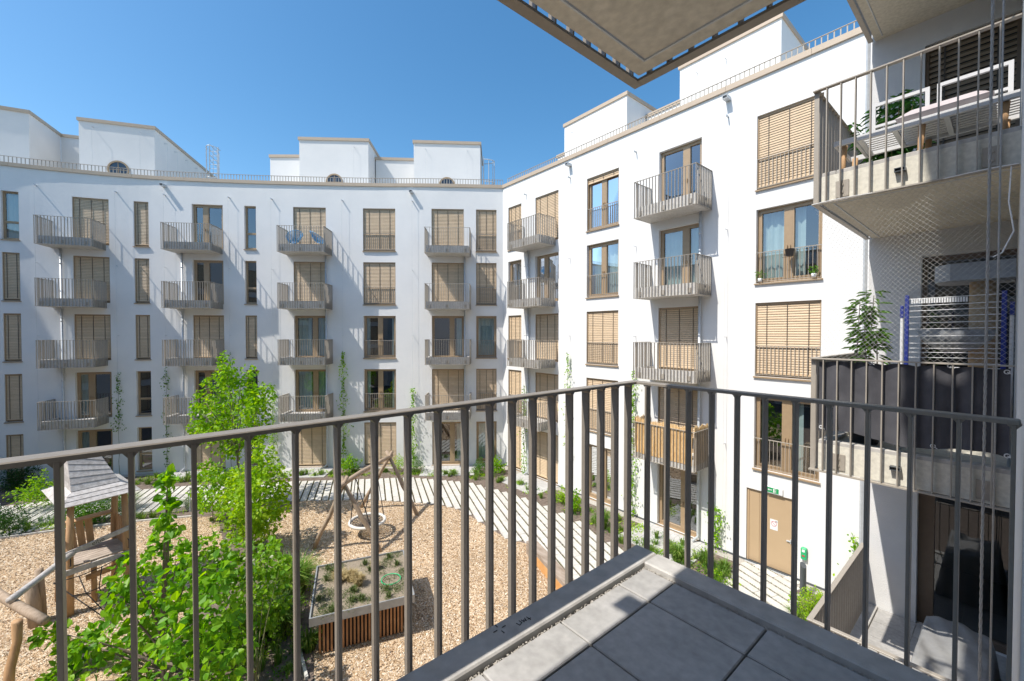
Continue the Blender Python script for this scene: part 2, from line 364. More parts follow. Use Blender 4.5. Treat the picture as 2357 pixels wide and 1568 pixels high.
def wblind(w,h,zb,bm_=None):
    mb=MB(); y=-.085; p=.0745; z=h-.07; a,b=-w/2+.035,w/2-.035
    while z-p>zb:
        mb.add([(a,y-.010,z),(b,y-.010,z),(b,y+.012,z-p*.45),(a,y+.012,z-p*.45),(b,y+.012,z-p*.95),(a,y+.012,z-p*.95)],[(0,1,2,3),(3,2,4,5)]); z-=p
    mb.box(a,b,y-.01,y+.03,z-.03,z)
    mb.cur=1
    mb.box(-w/2,a,y-.03,y+.035,zb-.05 if zb<.3 else 0,h); mb.box(b,w/2,y-.03,y+.035,zb-.05 if zb<.3 else 0,h); mb.box(a,b,y-.03,y+.03,h-.07,h)
    mb.cur=2
    for x in ([-.32*w,0,.32*w] if w>1 else [-.28*w,.28*w]): mb.box(x-.008,x+.008,y+.02,y+.030,z,h-.07)
    return mb.mesh('blind',[bm_ or M['blind'],M['frame'] if not bm_ else M['shadedframe'],M['cord']])
def wdark(w,h):
    mb=MB(); mb.quad((-w/2+.03,-.195,.03),(w/2-.03,-.195,.03),(w/2-.03,-.195,h-.03),(-w/2+.03,-.195,h-.03)); return mb.mesh('pane',M['dglass'])
def wrail(w):
    mb=MB(); y=-.03; n=int(w/.105); 
    for i in range(n+1):
        x=-w/2+.012+(w-.024)*i/n; mb.box(x-.006,x+.006,y-.012,y+.012,.06,.93)
    mb.box(-w/2,w/2,y-.015,y+.015,.93,.95); mb.box(-w/2,w/2,y-.012,y+.012,.045,.06)
    return mb.mesh('window_railing',M['bronze'])
def wsill(w):
    mb=MB(); mb.add([(-w/2-.03,-.16,.012),(w/2+.03,-.16,.012),(w/2+.03,.06,-.012),(-w/2-.03,.06,-.012),(-w/2-.03,-.16,-.03),(w/2+.03,-.16,-.03),(w/2+.03,.06,-.05),(-w/2-.03,.06,-.05)],[(0,1,2,3),(7,6,5,4),(3,2,6,7),(0,3,7,4),(1,5,6,2),(0,4,5,1)])
    return mb.mesh('sill',M['frame'])
def wcurtain(w,h,spans):
    mb=MB()
    for a,b in spans:
        n=int((b-a)*w/.03); vs=[]
        for i in range(n+1):
            x=w/2-w*(a+(b-a)*i/n); y=-.36+.03*math.sin(i*.95)+.012*math.sin(i*2.3); vs+= [(x,y,.05),(x,y*1.0,h-.02)]
        mb.add(vs,[(2*i,2*i+2,2*i+3,2*i+1) for i in range(n)])
    return mb.mesh('curtain',M['curtain'],True)
def wroom(w,h):
    mb=MB(); x0,x1,y0,y1,z0,z1=-w/2-.5,w/2+.5,-2.6,-.225,-.05,h+.3
    mb.add([(x0,y0,z0),(x1,y0,z0),(x1,y1,z0),(x0,y1,z0),(x0,y0,z1),(x1,y0,z1),(x1,y1,z1),(x0,y1,z1)],[(0,1,2,3),(4,7,6,5),(0,4,5,1),(1,5,6,2),(3,0,4,7)][0:5])
    mb.add([(x0,y0,z0),(x0,y1,z0),(x0,y1,z1),(x0,y0,z1)],[(0,1,2,3)]) if False else None
    return mb.mesh('room',M['room'])
cache={}
def cached(fn,*a):
    k=(fn.__name__,)+a
    if k not in cache: cache[k]=fn(*a)
    return cache[k]
def frame_matrix(path,s0,s1,z):
    a,_,_=path.at(s0); b,_,_=path.at(s1); t=(b-a).normalized(); n=Vector((-t.y,t.x,0)); c=(a+b)/2
    # local x runs against the path so that (x, outward, up) is right handed when seen from the court
    x=t; m=Matrix(((x.x,n.x,0,c.x),(x.y,n.y,0,c.y),(0,0,1,z),(0,0,0,1))); return m,(b-a).length
def window(bld,path,s0,s1,z0,z1,kind,cover,rail=False,curt=(),partial=None,sill=True):
    m,w=frame_matrix(path,s0,s1,z0); w=round(w,3); h=round(z1-z0,3)
    fm,pm=cached(wframe,w,h,kind); f=place('window',fm,bld,m)
    if cover=='blind':
        sub('blind',cached(wblind,w,h,.09 if partial is None else partial),f)
        sub('pane',cached(wdark,w,h),f)
    else:
        sub('pane',pm,f); sub('room',cached(wroom,w,h),f)
        for cs_ in curt: sub('curtain',cached(wcurtain,w,h,(cs_,)),f)
        if cover=='raised': sub('blind',cached(wblind,w,h,h-.28),f)
    if sill: sub('sill',cached(wsill,w),f)
    if rail: sub('window_railing',cached(wrail,w),f)
    return f
# ------------------------------------------------------------------ facade balconies
def slabmesh(w,d):
    mb=MB(); k=.12
    mb.box(-w/2,w/2,0,d,-.16,.13); mb.box(-w/2,w/2,d-k,d,.13,.22); mb.box(-w/2,-w/2+k,0,d-k,.13,.22); mb.box(w/2-k,w/2,0,d-k,.13,.22)
    return mb.mesh('balcony',M['concrete'])
def railmesh(w,d,h=1.13):
    mb=MB(); o=.045; X=w/2+o; Y=d+o
    n=round(2*X/.118)
    for i in range(n+1):
        x=-X+2*X*i/n; mb.box(x-.0055,x+.0055,Y-.0225,Y+.0225,-.155,h)
    n=round(Y/.118)
    for i in range(n):
        y=.02+(Y-.02)*i/n
        for sx in (-X,X): mb.box(sx-.0225,sx+.0225,y-.0055,y+.0055,-.155,h)
    for z in (h,-.165):
        mb.box(-X-.025,X+.025,Y-.022,Y+.022,z,z+.012); mb.box(-X-.022,-X+.022,.0,Y-.022,z,z+.012); mb.box(X-.022,X+.022,.0,Y-.022,z,z+.012)
    for x in (-w*.42,0,w*.42): mb.box(x-.055,x+.055,d+.001,d+.03,-.10,.06)
    return mb.mesh('railing',M['bronze'])
def balcony(bld,path,s0,s1,d,Fz,**k):
    m,w=frame_matrix(path,s0,s1,Fz); w=round(w,2)
    o=place('balcony',cached(slabmesh,w,d),bld,m); sub('railing',cached(railmesh,w,d),o); return o
def wires(bld,path,u_list):
    for u,zt in u_list:
        mb=MB(); q=path.hit(u); p,d,n=path.at(q); a=p+n*.16
        mb.bar((p.x,p.y,zt),(p.x+n.x*.18,p.y+n.y*.18,zt),.035,.05); mb.tube([(a.x,a.y,.3),(a.x,a.y,zt)],.004,3,False)
        for z in (3.6,7.1,10.6): mb.bar((p.x,p.y,z),(a.x,a.y,z),.016,.016)
        mb.build('trellis_wire',M['zinc'],bld)
def spouts(bld,path,us,z):
    for u in us:
        s=path.hit(u); m,_=frame_matrix(path,s-.08,s+.08,z); mb=MB()
        mb.box(-.08,.08,0,.28,0,.012); mb.box(-.08,-.07,0,.28,.012,.10); mb.box(.07,.08,0,.28,.012,.10); mb.box(-.08,.08,0,.28,.10,.112)
        mb.cur=1; mb.quad((-.07,.1,.012),(.07,.1,.012),(.07,.1,.1),(-.07,.1,.1)); mb.build('overflow_spout',[M['zinc'],M['dark']],bld,m)
def downpipe(bld,path,u,d=.1,z0=.1,z1=11.36):
    s=path.hit(u); p,dd,n=path.at(s); a=p+n*d; mb=MB()
    b=a+n*.18+dd*.1
    mb.tube([(a.x,a.y,z1),(a.x,a.y,.35),(a.x,a.y,.2),(b.x,b.y,.08)],.045,8)
    for z in (2.0,4.9,7.8,10.6): mb.tube([(a.x,a.y,z),(a.x,a.y,z+.05)],.055,8)
    return mb.build('downpipe',M['zinc'],bld,None,True)

# ================================================================== CURVED BLOCK (A)
A=thing('apartment_building','curved white apartment block with a roof railing and set back penthouses closing the court','apartment building',(-21.85,8.75,0))
B=thing('apartment_building','straight white apartment wing on the right with a brown service door at its foot','apartment building',(-9.5,14.1,0))
colsA=[ # u0,u1, kind, covers by storey top->ground, french railing
 (8,49,'narrow','GBBBB',0,()),(171,255,'door','BBBGG',0,((.02,.3),)),(312,346,'narrow','BBBGG',0,()),(445,516,'door','GGBGB',0,((.05,.35),)),
 (565,592,'narrow','GGBGG',0,()),(677,752,'doorR','BBGGB',0,((.05,.46),(.66,.98))),(837,911,'two','BBGGB',1,((.04,.14),(.84,.97))),
 (994,1068,'doorR','BBGBG',0,((.75,.95),)),(1096,1143,'single','BBGBG',1,((.08,.95),))]
colsB=[(1170,1200,'single','BGBBB',1,((.45,.95),)),(1232,1285,'door','BGBBB',0,((.3,.55),)),(1350,1423,'two','RGBBG',1,((.1,.9),)),
 (1515,1612,'doorR','GGBBG',0,((.05,.95),)),(1738,1890,'two','BGBGX',1,((.04,.5),(.55,.72)))]
def facade(bld,path,cols,topz,nm):
    holes=[]; wins=[]
    for ci,(u0,u1,kind,cov,rail,curt) in enumerate(cols):
        s0,s1=sorted((path.hit(u0),path.hit(u1)))
        for k in range(5):
            c=cov[4-k]
            if c=='X': continue
            z0=FL[k]+(.13 if kind[:4]!='door' else .10); z1=FL[k]+2.40
            if k==0: z0=.06 if (kind in('door','doorR','two') or nm=='B') else .18
            holes.append((s0,s1,z0,z1)); wins.append((ci,k,s0,s1,z0,z1,kind,c,rail,curt))
    return holes,wins
hA,wA=facade(A,pA,colsA,ROOF,'A'); hB,wB=facade(B,pB,colsB,ROOF,'B')
sd=sorted((pB.hit(1722),pB.hit(1838))); doorhole=(sd[0],sd[1],.02,2.33); hB.append(doorhole)
wall(pA,hA,-.1,ROOF+.05).build('wall',M['plaster'],A,None)
wall(pB,hB,-.1,ROOF+.05).build('wall',M['plaster'],B,None)
for bld,path,ws in ((A,pA,wA),(B,pB,wB)):
    for (ci,k,s0,s1,z0,z1,kind,c,rail,curt) in ws:
        cu=curt
        if c=='G' and kind=='narrow' : cu=((.1,.9),) if (k==4 and ci==0) else ()
        if c=='G' and bld is A and ci==3: cu=()
        if c=='G' and bld is A and ci==1 and k==0: cu=((.03,.3),)
        if bld is B and ci==3 and k in(4,0): cu=()
        if bld is B and ci==2 and k==4: cu=()
        if bld is B and ci==4 and k==1: cu=((.55,.72),)
        part=None
        if bld is B and ci==3 and k==1 and c=='B': part=.55
        if bld is B and ci==1 and k==0 and c=='B': part=None
        window(bld,path,s0,s1,z0,z1,kind,{'B':'blind','G':'glass','R':'raised'}[c],rail and k>0,cu,part,sill=not(kind[:4]=='door' and k>0))
    coping(path,15.25).build('roof_coping',M['coping'],bld)
    roofrail(path,15.25,s1=(path.s[-1] if bld is B else 34)).build('roof_railing',M['bronze'],bld)
    roofslab(path,15.02).build('roof',M['concrete'],bld)
balA=[(-29.02,-4.562,-28.31,-2.59),(-26.881,-.052,-25.697,1.786),(-23.924,4.436,-22.543,6.288),(-19.584,10.418,-18.233,12.3)]
def near_s(path,x,y):
    best=None
    for i in range(int(path.s[-1]/.05)):
        p,_,_=path.at(i*.05); d=(p.x-x)**2+(p.y-y)**2
        if best is None or d<best[0]: best=(d,i*.05)
    return best[1]
for (x0,y0,x1,y1),hw in zip(balA,(.985,1.05,1.10,1.10)):
    a,b=near_s(pA,x0,y0),near_s(pA,x1,y1); c=(a+b)/2
    for k in (1,2,3,4): balcony(A,pA,c-hw,c+hw,1.07,FL[k])
for x0,x1 in ((-15.97,-13.83),(-8.72,-6.54)):
    for k in (1,2,3,4): balcony(B,pB,-1.37-x1,-1.37-x0,1.03,FL[k])
wires(A,pA,[(90.4,14.3),(273.8,14.3),(385,14.3),(532,14.3),(629.3,14.3),(790.8,14.3),(950.9,14.3)])
wires(B,pB,[(1211.5,14.25),(1312,14.25),(1463,14.25),(1672,14.25)])
spouts(A,pA,(383.6,948.8),14.72); spouts(B,pB,(1312,1672),14.75)
for u in (146,423.7,752.6,1070): downpipe(A,pA,u)
for u in (1218.7,1613): downpipe(B,pB,u)
# penthouses
def block(bld,poly,top,name='penthouse'):
    mb=MB(); c=Vector((sum(p[0] for p in poly)/len(poly),sum(p[1] for p in poly)/len(poly))); mb.prism(poly,14.9,top-.17)
    o=mb.build(name,M['plaster'],bld)
    big=[]; n=len(poly)
    for i in range(n):
        p=Vector(poly[i]); a=(p-Vector(poly[i-1])).normalized(); b=(Vector(poly[(i+1)%n])-p).normalized()
        na=Vector((a.y,-a.x)); nb=Vector((b.y,-b.x)); q=(na+nb); q=q/max(.3,q.length_squared)*2
        if (p-c).dot(q)<0: q=-q
        big.append(tuple(p+q*.06))
    cb=MB(); cb.prism(big,top-.17,top); e=sub('penthouse_coping',cb.mesh('penthouse_coping',M['coping']),o)
    return o
block(A,[(-33.35,-5.51),(-36.03,-4.72),(-37.5,-9.2),(-34.6,-10)],19.0)
block(A,[(-36.03,-4.715),(-35.2,-2.55),(-37.2,-2.0),(-38,-4.2)],18.99)
P1=block(A,[(-32.68,-3.6),(-31.36,-.44),(-38.76,3.0),(-40,.0)],19.0)
block(A,[(-30.1,5.12),(-28.4,7.2),(-31,9),(-32.7,6.9)],18.5)
P2=block(A,[(-27.5,6.22),(-25.06,9.49),(-28.0,11.66),(-30.4,8.4)],19.0)
block(A,[(-26.2,10.4),(-24.4,12.9),(-26.6,14.6),(-28.2,12.2)],18.5)
P2b=block(A,[(-23.48,11.7),(-21.09,14.97),(-23.6,16.9),(-26,13.6)],19.0)
P3=block(B,[(-16.26,17.35),(-12.13,17.35),(-12.13,22.0),(-16.26,22.0)],19.0)
block(B,[(-12.1,19.0),(-9.4,19.0),(-9.4,21.5),(-12.1,21.5)],18.4)
block(B,[(-18.4,19.0),(-16.3,19.0),(-16.3,21.5),(-18.4,21.5)],18.4)
P4=block(B,[(-9.49,17.5),(-5.56,17.5),(-5.56,22.0),(-9.49,22.0)],19.0)
def porthole(bld,a,b,u,z,par):
    # round window on the front plane a->b of a penthouse
    a=Vector((*a,0)); b=Vector((*b,0)); r=ray(u,430); d=Vector((r[0],r[1],0)); e=b-a; den=d.x*(-e.y)+d.y*e.x
    k=(a.x*(-e.y)+a.y*e.x)/den; p=d*k; t=e.normalized(); n=Vector((t.y,-t.x,0))
    if n.dot(p)>0: n=-n
    rot=Matrix(((t.x,0,n.x,0),(t.y,0,n.y,0),(0,1,0,0),(0,0,0,1))); m=Matrix.Translation((p.x,p.y,z))@rot
    mb=MB(); mb.lathe([(.50,.0),(.50,.05),(.42,.05),(.42,.012)],28); o=mb.build('round_window',M['frame'],par.parent,m)
    pm=MB(); pm.add([(.42*math.cos(i*math.pi/14),.42*math.sin(i*math.pi/14),.012) for i in range(28)],[tuple(range(28))]); g=pm.mesh('pane',M['dglass']); sub('pane',g,o)
    bm_=MB()
    bm_.box(-.015,.015,-.42,.42,.014,.03); bm_.box(-.42,.42,-.015,.015,.014,.028); sub('glazing_bar',bm_.mesh('glazing_bar',M['frame']),o)
porthole(A,(-32.68,-3.6),(-31.36,-.44),273.3,16.35,P1); porthole(A,(-27.5,6.22),(-25.06,9.49),770,16.35,P2); porthole(A,(-23.48,11.7),(-21.09,14.97),1029,16.3,P2b)
def pw_wires(par,a,b,ts,z):
    a=Vector((*a,0)); b=Vector((*b,0)); t=(b-a).normalized(); n=Vector((t.y,-t.x,0))
    if n.dot(a)>0: n=-n
    for q in ts:
        mb=MB(); p=a.lerp(b,q); c=p+n*.16; mb.bar((p.x,p.y,z),(c.x,c.y,z),.022,.022); mb.tube([(c.x,c.y,15.1),(c.x,c.y,z)],.004,3,False)
        mb.build('trellis_wire',M['zinc'],par.parent)
pw_wires(P1,(-32.68,-3.6),(-31.36,-.44),(.19,.82),18.55); pw_wires(P1,(-31.36,-.44),(-38.76,3.0),(.12,.26,.42,.58,.74),18.45)
pw_wires(P2,(-27.5,6.22),(-25.06,9.49),(.8,),18.45); pw_wires(P2b,(-23.48,11.7),(-21.09,14.97),(.18,.8),18.45)
pw_wires(P3,(-16.26,17.35),(-12.13,17.35),(.15,),18.3); pw_wires(P4,(-9.49,17.5),(-5.56,17.5),(.2,.5),18.3)
def cage(bld,p,dirx,z0,z1,rail):
    p=Vector((p[0],p[1],0)); t=Vector((dirx[0],dirx[1],0)).normalized(); n=Vector((t.y,-t.x,0)); mb=MB()
    def P(a,b,z): q=p+t*a+n*b; return (q.x,q.y,z)
    for a in (-.25,.25): mb.tube([P(a,0,z0),P(a,0,z1+.2)],.03,6)
    z=z0+.2
    while z<z1: mb.tube([P(-.25,0,z),P(.25,0,z)],.014,5); z+=.28
    zz=[z1,(z0+z1)/2+.1,z0+.9]
    for z in zz: mb.tube([P(-.36*math.cos(i*math.pi/12)*1.0,-.02+.7*math.sin(i*math.pi/12),z) for i in range(13)],.026,5)
    for i in (2,4,6,8,10): x,y=-.36*math.cos(i*math.pi/12),-.02+.7*math.sin(i*math.pi/12); mb.tube([P(x,y,zz[-1]),P(x,y,z1)],.02,5)
    if rail:
        for z in (z1+.35,z1,z1-.35,z1-.7): mb.tube([P(-.25,0,z),P(-.25,-1.5,z)],.02,5)
        mb.tube([P(-.25,-1.5,z1+.35),P(-.25,-1.5,z1-1.0)],.02,5)
    return mb.build('roof_ladder',M['zinc'],bld)
c1=onz(492,345,19.35); cage(A,(c1.x,c1.y),(.42,.9),15.1,19.35,True)
c2=onz(1113,372,18.0); cage(A,(c2.x,c2.y),(-.79,.61),15.1,18.0,False)
# closing block behind the viewpoint (seen in window reflections)
Sb=thing('apartment_building','plain white apartment block closing the south side of the court behind the viewpoint','apartment building',(-11,-19.3,0))
hS=[]; wS=[]
for i in range(6):
    for k in range(5): hS.append((1.5+i*3.5,3.0+i*3.5,FL[k]+.15,FL[k]+2.4))
wall(pS,hS,-.1,ROOF+.05).build('wall',M['plaster'],Sb); coping(pS,15.25).build('roof_coping',M['coping'],Sb); roofslab(pS,15.02).build('roof',M['concrete'],Sb)
for (a,b,c,d) in hS: window(Sb,pS,a,b,c,d,'two','blind')
# service door
dm,dw=frame_matrix(pB,sd[0],sd[1],.02); mb=MB(); W,H=dw,2.31
mb.box(-W/2,-W/2+.06,-.14,-.05,0,H); mb.box(W/2-.06,W/2,-.14,-.05,0,H); mb.box(-W/2+.06,W/2-.06,-.14,-.05,H-.06,H)
dr=mb.build('door',M['door'],B,dm)
mb=MB(); k=W/2-.06; sp=k-.30; mb.box(-k+.004,sp-.004,-.12,-.07,.02,H-.065); mb.box(sp+.004,k-.004,-.12,-.07,.02,H-.065); sub('door_leaf',mb.mesh('door_leaf',M['door']),dr)
mb=MB(); mb.box(-k+.08,-k+.20,-.07,-.03,1.0,1.025); mb.box(-k+.08,-k+.10,-.07,-.04,.95,1.08); sub('handle',mb.mesh('handle',M['zinc']),dr)
mb=MB(); mb.box(-W/2-.02,W/2+.02,-.1,.08,-.03,.0); sub('threshold',mb.mesh('threshold',M['zinc']),dr)
# plinth line
mb=MB(); mb.box(-17.7,-1.4,14.06,14.0985,-.05,.06); mb.build('plinth',M['bollard'],B)

# ================================================================== NEAR WING with deep balconies
Nw=thing('apartment_building','white roughcast building wall with deep concrete balconies rising at the right edge','apartment building',(-.6,8.04,0))
DOOR=(-.9,.75)
sN=lambda q:q+19.3
hN=[(sN(DOOR[0]),sN(DOOR[1]),5.95,8.05)]
cs=sN(8.04)
hN+= [(cs+.001,cs+.84,FL[k]+.25,FL[k]+2.52) for k in (1,2,3)]
wall(pN,hN,-.1,15.3).build('wall',M['rough_plaster'],Nw); roofslab(Path([(.03,-19.3),(.03,8.04)]),15.02).build('roof',M['concrete'],Nw)
mb=MB(); mb.box(-1.37,6,8.05,26,15.03,15.06); mb.build('roof',M['concrete'],Nw)
Path2=Path([(.03,-19.3),(.03,8.04)]); coping(Path2,15.5).build('roof_coping',M['coping'],Nw)
mb=MB(); mb.add([(.05,DOOR[0]-.5,5.9),(3,DOOR[0]-.5,5.9),(3,DOOR[1]+.5,5.9),(.05,DOOR[1]+.5,5.9),(.05,DOOR[0]-.5,8.3),(3,DOOR[0]-.5,8.3),(3,DOOR[1]+.5,8.3),(.05,DOOR[1]+.5,8.3)],[(0,1,2,3),(7,6,5,4),(0,4,5,1),(1,5,6,2),(2,6,7,3)]); mb.build('room',M['room'],Nw)
for k,cov in ((3,'blind'),(2,'glass'),(1,'glass')):
    z0,z1=FL[k]+.25,FL[k]+2.52
    m,w=frame_matrix(pN,cs+.001,cs+.84,z0); w=round(w,3); h=round(z1-z0,3); mb=MB()
    mb.box(-w/2,w/2-.0,-.22,-.14,h-.07,h); pw=.16 if k==1 else .05
    mb.box(w/2-pw,w/2,-.22,-.12,0,h-.07); mb.box(-w/2,w/2-pw,-.22,-.12,0,.09)
    f=mb.build('window',M['shadedframe'],Nw,m)
    if cov=='blind': sub('blind',wblind(w,h,.12,M['shadedblind']),f); sub('pane',cached(wdark,w,h),f)
    else:
        pm=MB(); pm.quad((-w/2,-.18,.09),(w/2-pw,-.18,.09),(w/2-pw,-.18,h-.07),(-w/2,-.18,h-.07)); sub('pane',pm.mesh('pane',M['nearglass']),f); rm=MB()
        x0,x1,y0,y1,zz0,zz1=-w/2-.3,w/2+.3,-2.5,-.23,-.05,h+.3
        rm.add([(x0,y0,zz0),(x1,y0,zz0),(x1,y1,zz0),(x0,y1,zz0),(x0,y0,zz1),(x1,y0,zz1),(x1,y1,zz1),(x0,y1,zz1)],[(0,1,2,3),(4,7,6,5),(0,4,5,1),(1,5,6,2),(3,0,4,7)]); sub('room',rm.mesh('room',M['room']),f)
# rainwater pipe at the outer corner
mb=MB(); mb.tube([(-1.42,8.08,.2),(-1.42,8.08,15.2)],.028,6,False); mb.build('downpipe',M['zinc'],Nw)

GB='deep concrete balconies on the near wing'
def nearbalcony(label,p0,q0,p1,q1,F0,rails,detail):
    """slab from (p0,q0) to (p1,q1); rails: list of (axis, fixed, a, b, pitch, start)"""
    zb,zt,zr=F0-.02,F0+.305,F0+1.18
    t=thing('balcony',label,'balcony',((p0+p1)/2,(q0+q1)/2,zb),GB); kw=.125; mb=MB()
    fz=zt-.065 if detail else zt-.04
    mb.box(p0,p1,q0,q1,zb,fz)
    mb.build('slab',M['soffit'],t)
    mb=MB()
    mb.cbox(p0+.0005,p0+kw,q0+.0005,q1-.0005,fz,zt,.006)
    for (ax,fx,a,b_,pt,st) in rails:
        if ax=='p':
            qq=q1-kw if fx>q1 else q0
            mb.cbox(p0+kw+.001,p1,qq+.0005,qq+kw-.0005,fz,zt,.006)
    if detail==2: mb.cbox(p0+kw+.001,p1,q0,q0+kw,fz,zt,.006)
    mb.build('kerb',M['kerb'],t)
    # drip groove in the soffit
    dm_=MB()
    for (ax,fx,a,b_,pt,st) in rails:
        if ax=='q': dm_.tube([(p0+.09,q0+.09,zb),(p0+.09,q1-.09,zb)],.008,6)
        else:
            y=q1-.09 if fx>q1 else q0+.09; dm_.tube([(p0+.09,y,zb),(p1,y,zb)],.008,6)
    dm_.build('drip_strip',M['zinc'],t)
    for (ax,fx,a,b_,pt,st) in rails:
        x=st; out=1 if ax=='p' and fx>q1 else -1
        while a-1e-6<=x<=b_+1e-6:
            mb=MB()
            if ax=='q': mb.cbox(fx-.0225,fx+.0225,x-.0053,x+.0053,zb,zr,.0015)
            else: mb.cbox(x-.0053,x+.0053,fx-.0225,fx+.0225,zb,zr,.0015)
            if detail:
                for sg in (-1,1):
                    w0,w1,h0=.0053,.016,.014
                    q=[(sg*w0,zr-h0),(sg*w0,zr),(sg*w1,zr)]
                    if ax=='q': mb.add([(fx+e,x+a_,z_) for e in (-.02,.02) for a_,z_ in q],[(0,1,2),(5,4,3),(0,2,5,3)])
                    else: mb.add([(x+a_,fx+e,z_) for e in (-.02,.02) for a_,z_ in q],[(0,1,2),(5,4,3),(0,2,5,3)])
            mb.build('baluster',M['railing'] if detail else M['bronze'],t); x+=pt
        W=.027; rm=M['railing'] if detail else M['bronze']
        mb=MB(); m2=MB()
        if ax=='q':
            mb.cbox(fx-W,fx+W,a,b_,zr,zr+.014,.003); m2.box(fx-W,fx+W,a,b_,zb-.014,zb)
        else:
            mb.cbox(a-.0,b_+.0,fx-W,fx+W,zr,zr+.014,.003); m2.box(a,b_,fx-W,fx+W,zb-.014,zb)
        mb.build('handrail',rm,t); m2.build('bottom_rail',rm,t)
        L=b_-a
        for c in ((a+.20,b_-.15) if not detail else (a+.22,a+L*.5,b_-.3)):
            pl=MB()
            if ax=='q': pl.box(p0-.012,p0-.001,c-.055,c+.055,zb+.03,zb+.2)
            else:
                y0,y1=(q1+.001,q1+.012) if fx>q1 else (q0-.012,q0-.001)
                pl.box(c-.055,c+.055,y0,y1,zb+.03,zb+.2)
                for z in (zb+.08,zb+.155): pl.lathe([(.014,0),(.014,.012),(.0,.014)],8) if False else pl.box(c-.012,c+.012,y0-.008 if fx<q0 else y1,y0 if fx<q0 else y1+.008,z-.012,z+.012)
            pl.build('fixing_plate',rm,t)
    return t
OUR=[('q',-1.345,-1.73,2.037,-.1187,1.948),('p',2.012,-1.3195,.022,.1157,-1.264)]
ours=nearbalcony('foreground balcony with grey paving slabs inside a raised concrete kerb and a dark metal railing',-1.30,-1.75,.03,1.967,5.76,[OUR[0],OUR[1]],2)
over=nearbalcony('balcony straight overhead of which only the concrete underside and hanging rail edge show',-1.30,-1.75,.03,1.967,8.625,[OUR[0],OUR[1]],1)
nearbalcony('balcony two storeys above the foreground one, hidden behind the slab overhead',-1.30,-1.75,.03,1.967,11.50,[OUR[0],OUR[1]],1)
CR=[('q',-1.38,5.39,8.0,.118,5.44),('p',5.415,-1.3545,.022,.119,-1.284)]
lab={1:'lowest neighbouring balcony with paved floor and bronze side railing at the bottom right',2:'neighbouring balcony hung with black fabric and a cat net',3:'neighbouring balcony above the cat net one, carrying a white bench',4:'topmost neighbouring balcony seen from below in the upper right corner'}
Cb={k:nearbalcony(lab[k],-1.335,5.46,.03,8.04,FL[k],CR,0) for k in (1,2,3,4)}
# top canopy slab above each stack (casts the long shade on the neighbours)
for (q0,q1) in ((-1.75,1.98),(5.46,8.04)):
    mb=MB(); mb.box(-1.33,.03,q0,q1,14.42,14.72); mb.build('roof_canopy',M['soffit'],Nw)
for tt,z in ((ours,5.76+.12),(over,8.625+.12)):
    mb=MB(); y=-.36; mb.box(-1.475,-1.301,y-.045,y+.045,z,z+.006); mb.box(-1.475,-1.301,y-.045,y-.039,z+.006,z+.045); mb.box(-1.475,-1.301,y+.039,y+.045,z+.006,z+.045); mb.box(-1.475,-1.301,y-.045,y+.045,z+.045,z+.051); mb.build('drain_spout',M['bollard'],tt)
# paving and gravel of our balcony
zt=6.043; ps=[-1.165,-1.003,-.607,-.211,.024]; qs=[1.83,1.617,1.222,.827,.432,.037,-.358,-.753,-1.148,-1.543]
for i in range(len(ps)-1):
    for j in range(len(qs)-1):
        g=.0035; mb=MB(); x0,x1,y0,y1=ps[i]+g,ps[i+1]-g,qs[j+1]+g,qs[j]-g; dz=R.uniform(-.0015,.0015)
        mb.cbox(x0,x1,y0,y1,6.004,zt+dz,.004); mb.build('paving_slab',M['tile'],ours)
mb=MB()
def pebble(mb,x,y,z,r):
    vs=[]; 
    for k in range(5): a=k*1.2566+R.random(); vs.append((x+r*math.cos(a)*R.uniform(.7,1.2),y+r*math.sin(a)*R.uniform(.7,1.2),z))
    vs.append((x,y,z+r*R.uniform(.5,1))); mb.add(vs,[(k,(k+1)%5,5) for k in range(5)])
for i in range(4200):
    if R.random()<.62: x,y=R.uniform(-1.192,-1.158),R.uniform(-1.4,1.85)
    else: x,y=R.uniform(-1.19,.02),R.uniform(1.826,1.856)
    pebble(mb,x,y,zt-.010+R.uniform(0,.006),R.uniform(.0025,.0055))
tag(mb.build('gravel_filling',M['gravel'],ours),kind='stuff')
mb=MB(); 
def stroke(pts,w): 
    for a,b_ in zip(pts,pts[1:]): mb.bar((a[0],a[1],6.0662),(b_[0],b_[1],6.0662),w,.001)
kx,ky=-1.262,.985
for dx,dy in ((.03,0),(-.03,0),(0,.03),(0,-.03)): stroke([(kx+dx*.4,ky+dy*.4),(kx+dx,ky+dy)],.004)
kx,ky=-1.245,1.055
stroke([(kx,ky),(kx+.018,ky+.004),(kx+.012,ky+.02),(kx-.004,ky+.018)],.003); stroke([(kx-.002,ky+.028),(kx+.016,ky+.03),(kx+.004,ky+.036),(kx+.016,ky+.042),(kx-.002,ky+.046)],.003); stroke([(kx-.002,ky+.056),(kx+.022,ky+.06)],.003); stroke([(kx+.012,ky+.05),(kx+.014,ky+.066)],.003)
mb.build('pencil_mark',M['black'],ours)
# ropes
def twisted(x,y,z0,z1,r,n):
    mb=MB()
    for k in range(3):
        mb.tube([(x+.55*r*math.cos(i*.55+k*2.094),y+.55*r*math.sin(i*.55+k*2.094),z0+(z1-z0)*i/n) for i in range(n+1)],r*.62,5,False)
    return mb
tag(twisted(-.126,4.9,.0,15.2,.0085,900).build('steel_rope',M['steelrope'],None,None,True),'twisted steel rope hanging down the right edge, left of a thin smooth rod','rope')
mb=MB(); mb.tube([(-.072,4.9,0),(-.072,4.9,15.2)],.006,8); tag(mb.build('guy_rod',M['steelrope'],None,None,True),'thin smooth vertical rod just right of the twisted steel rope','rod')

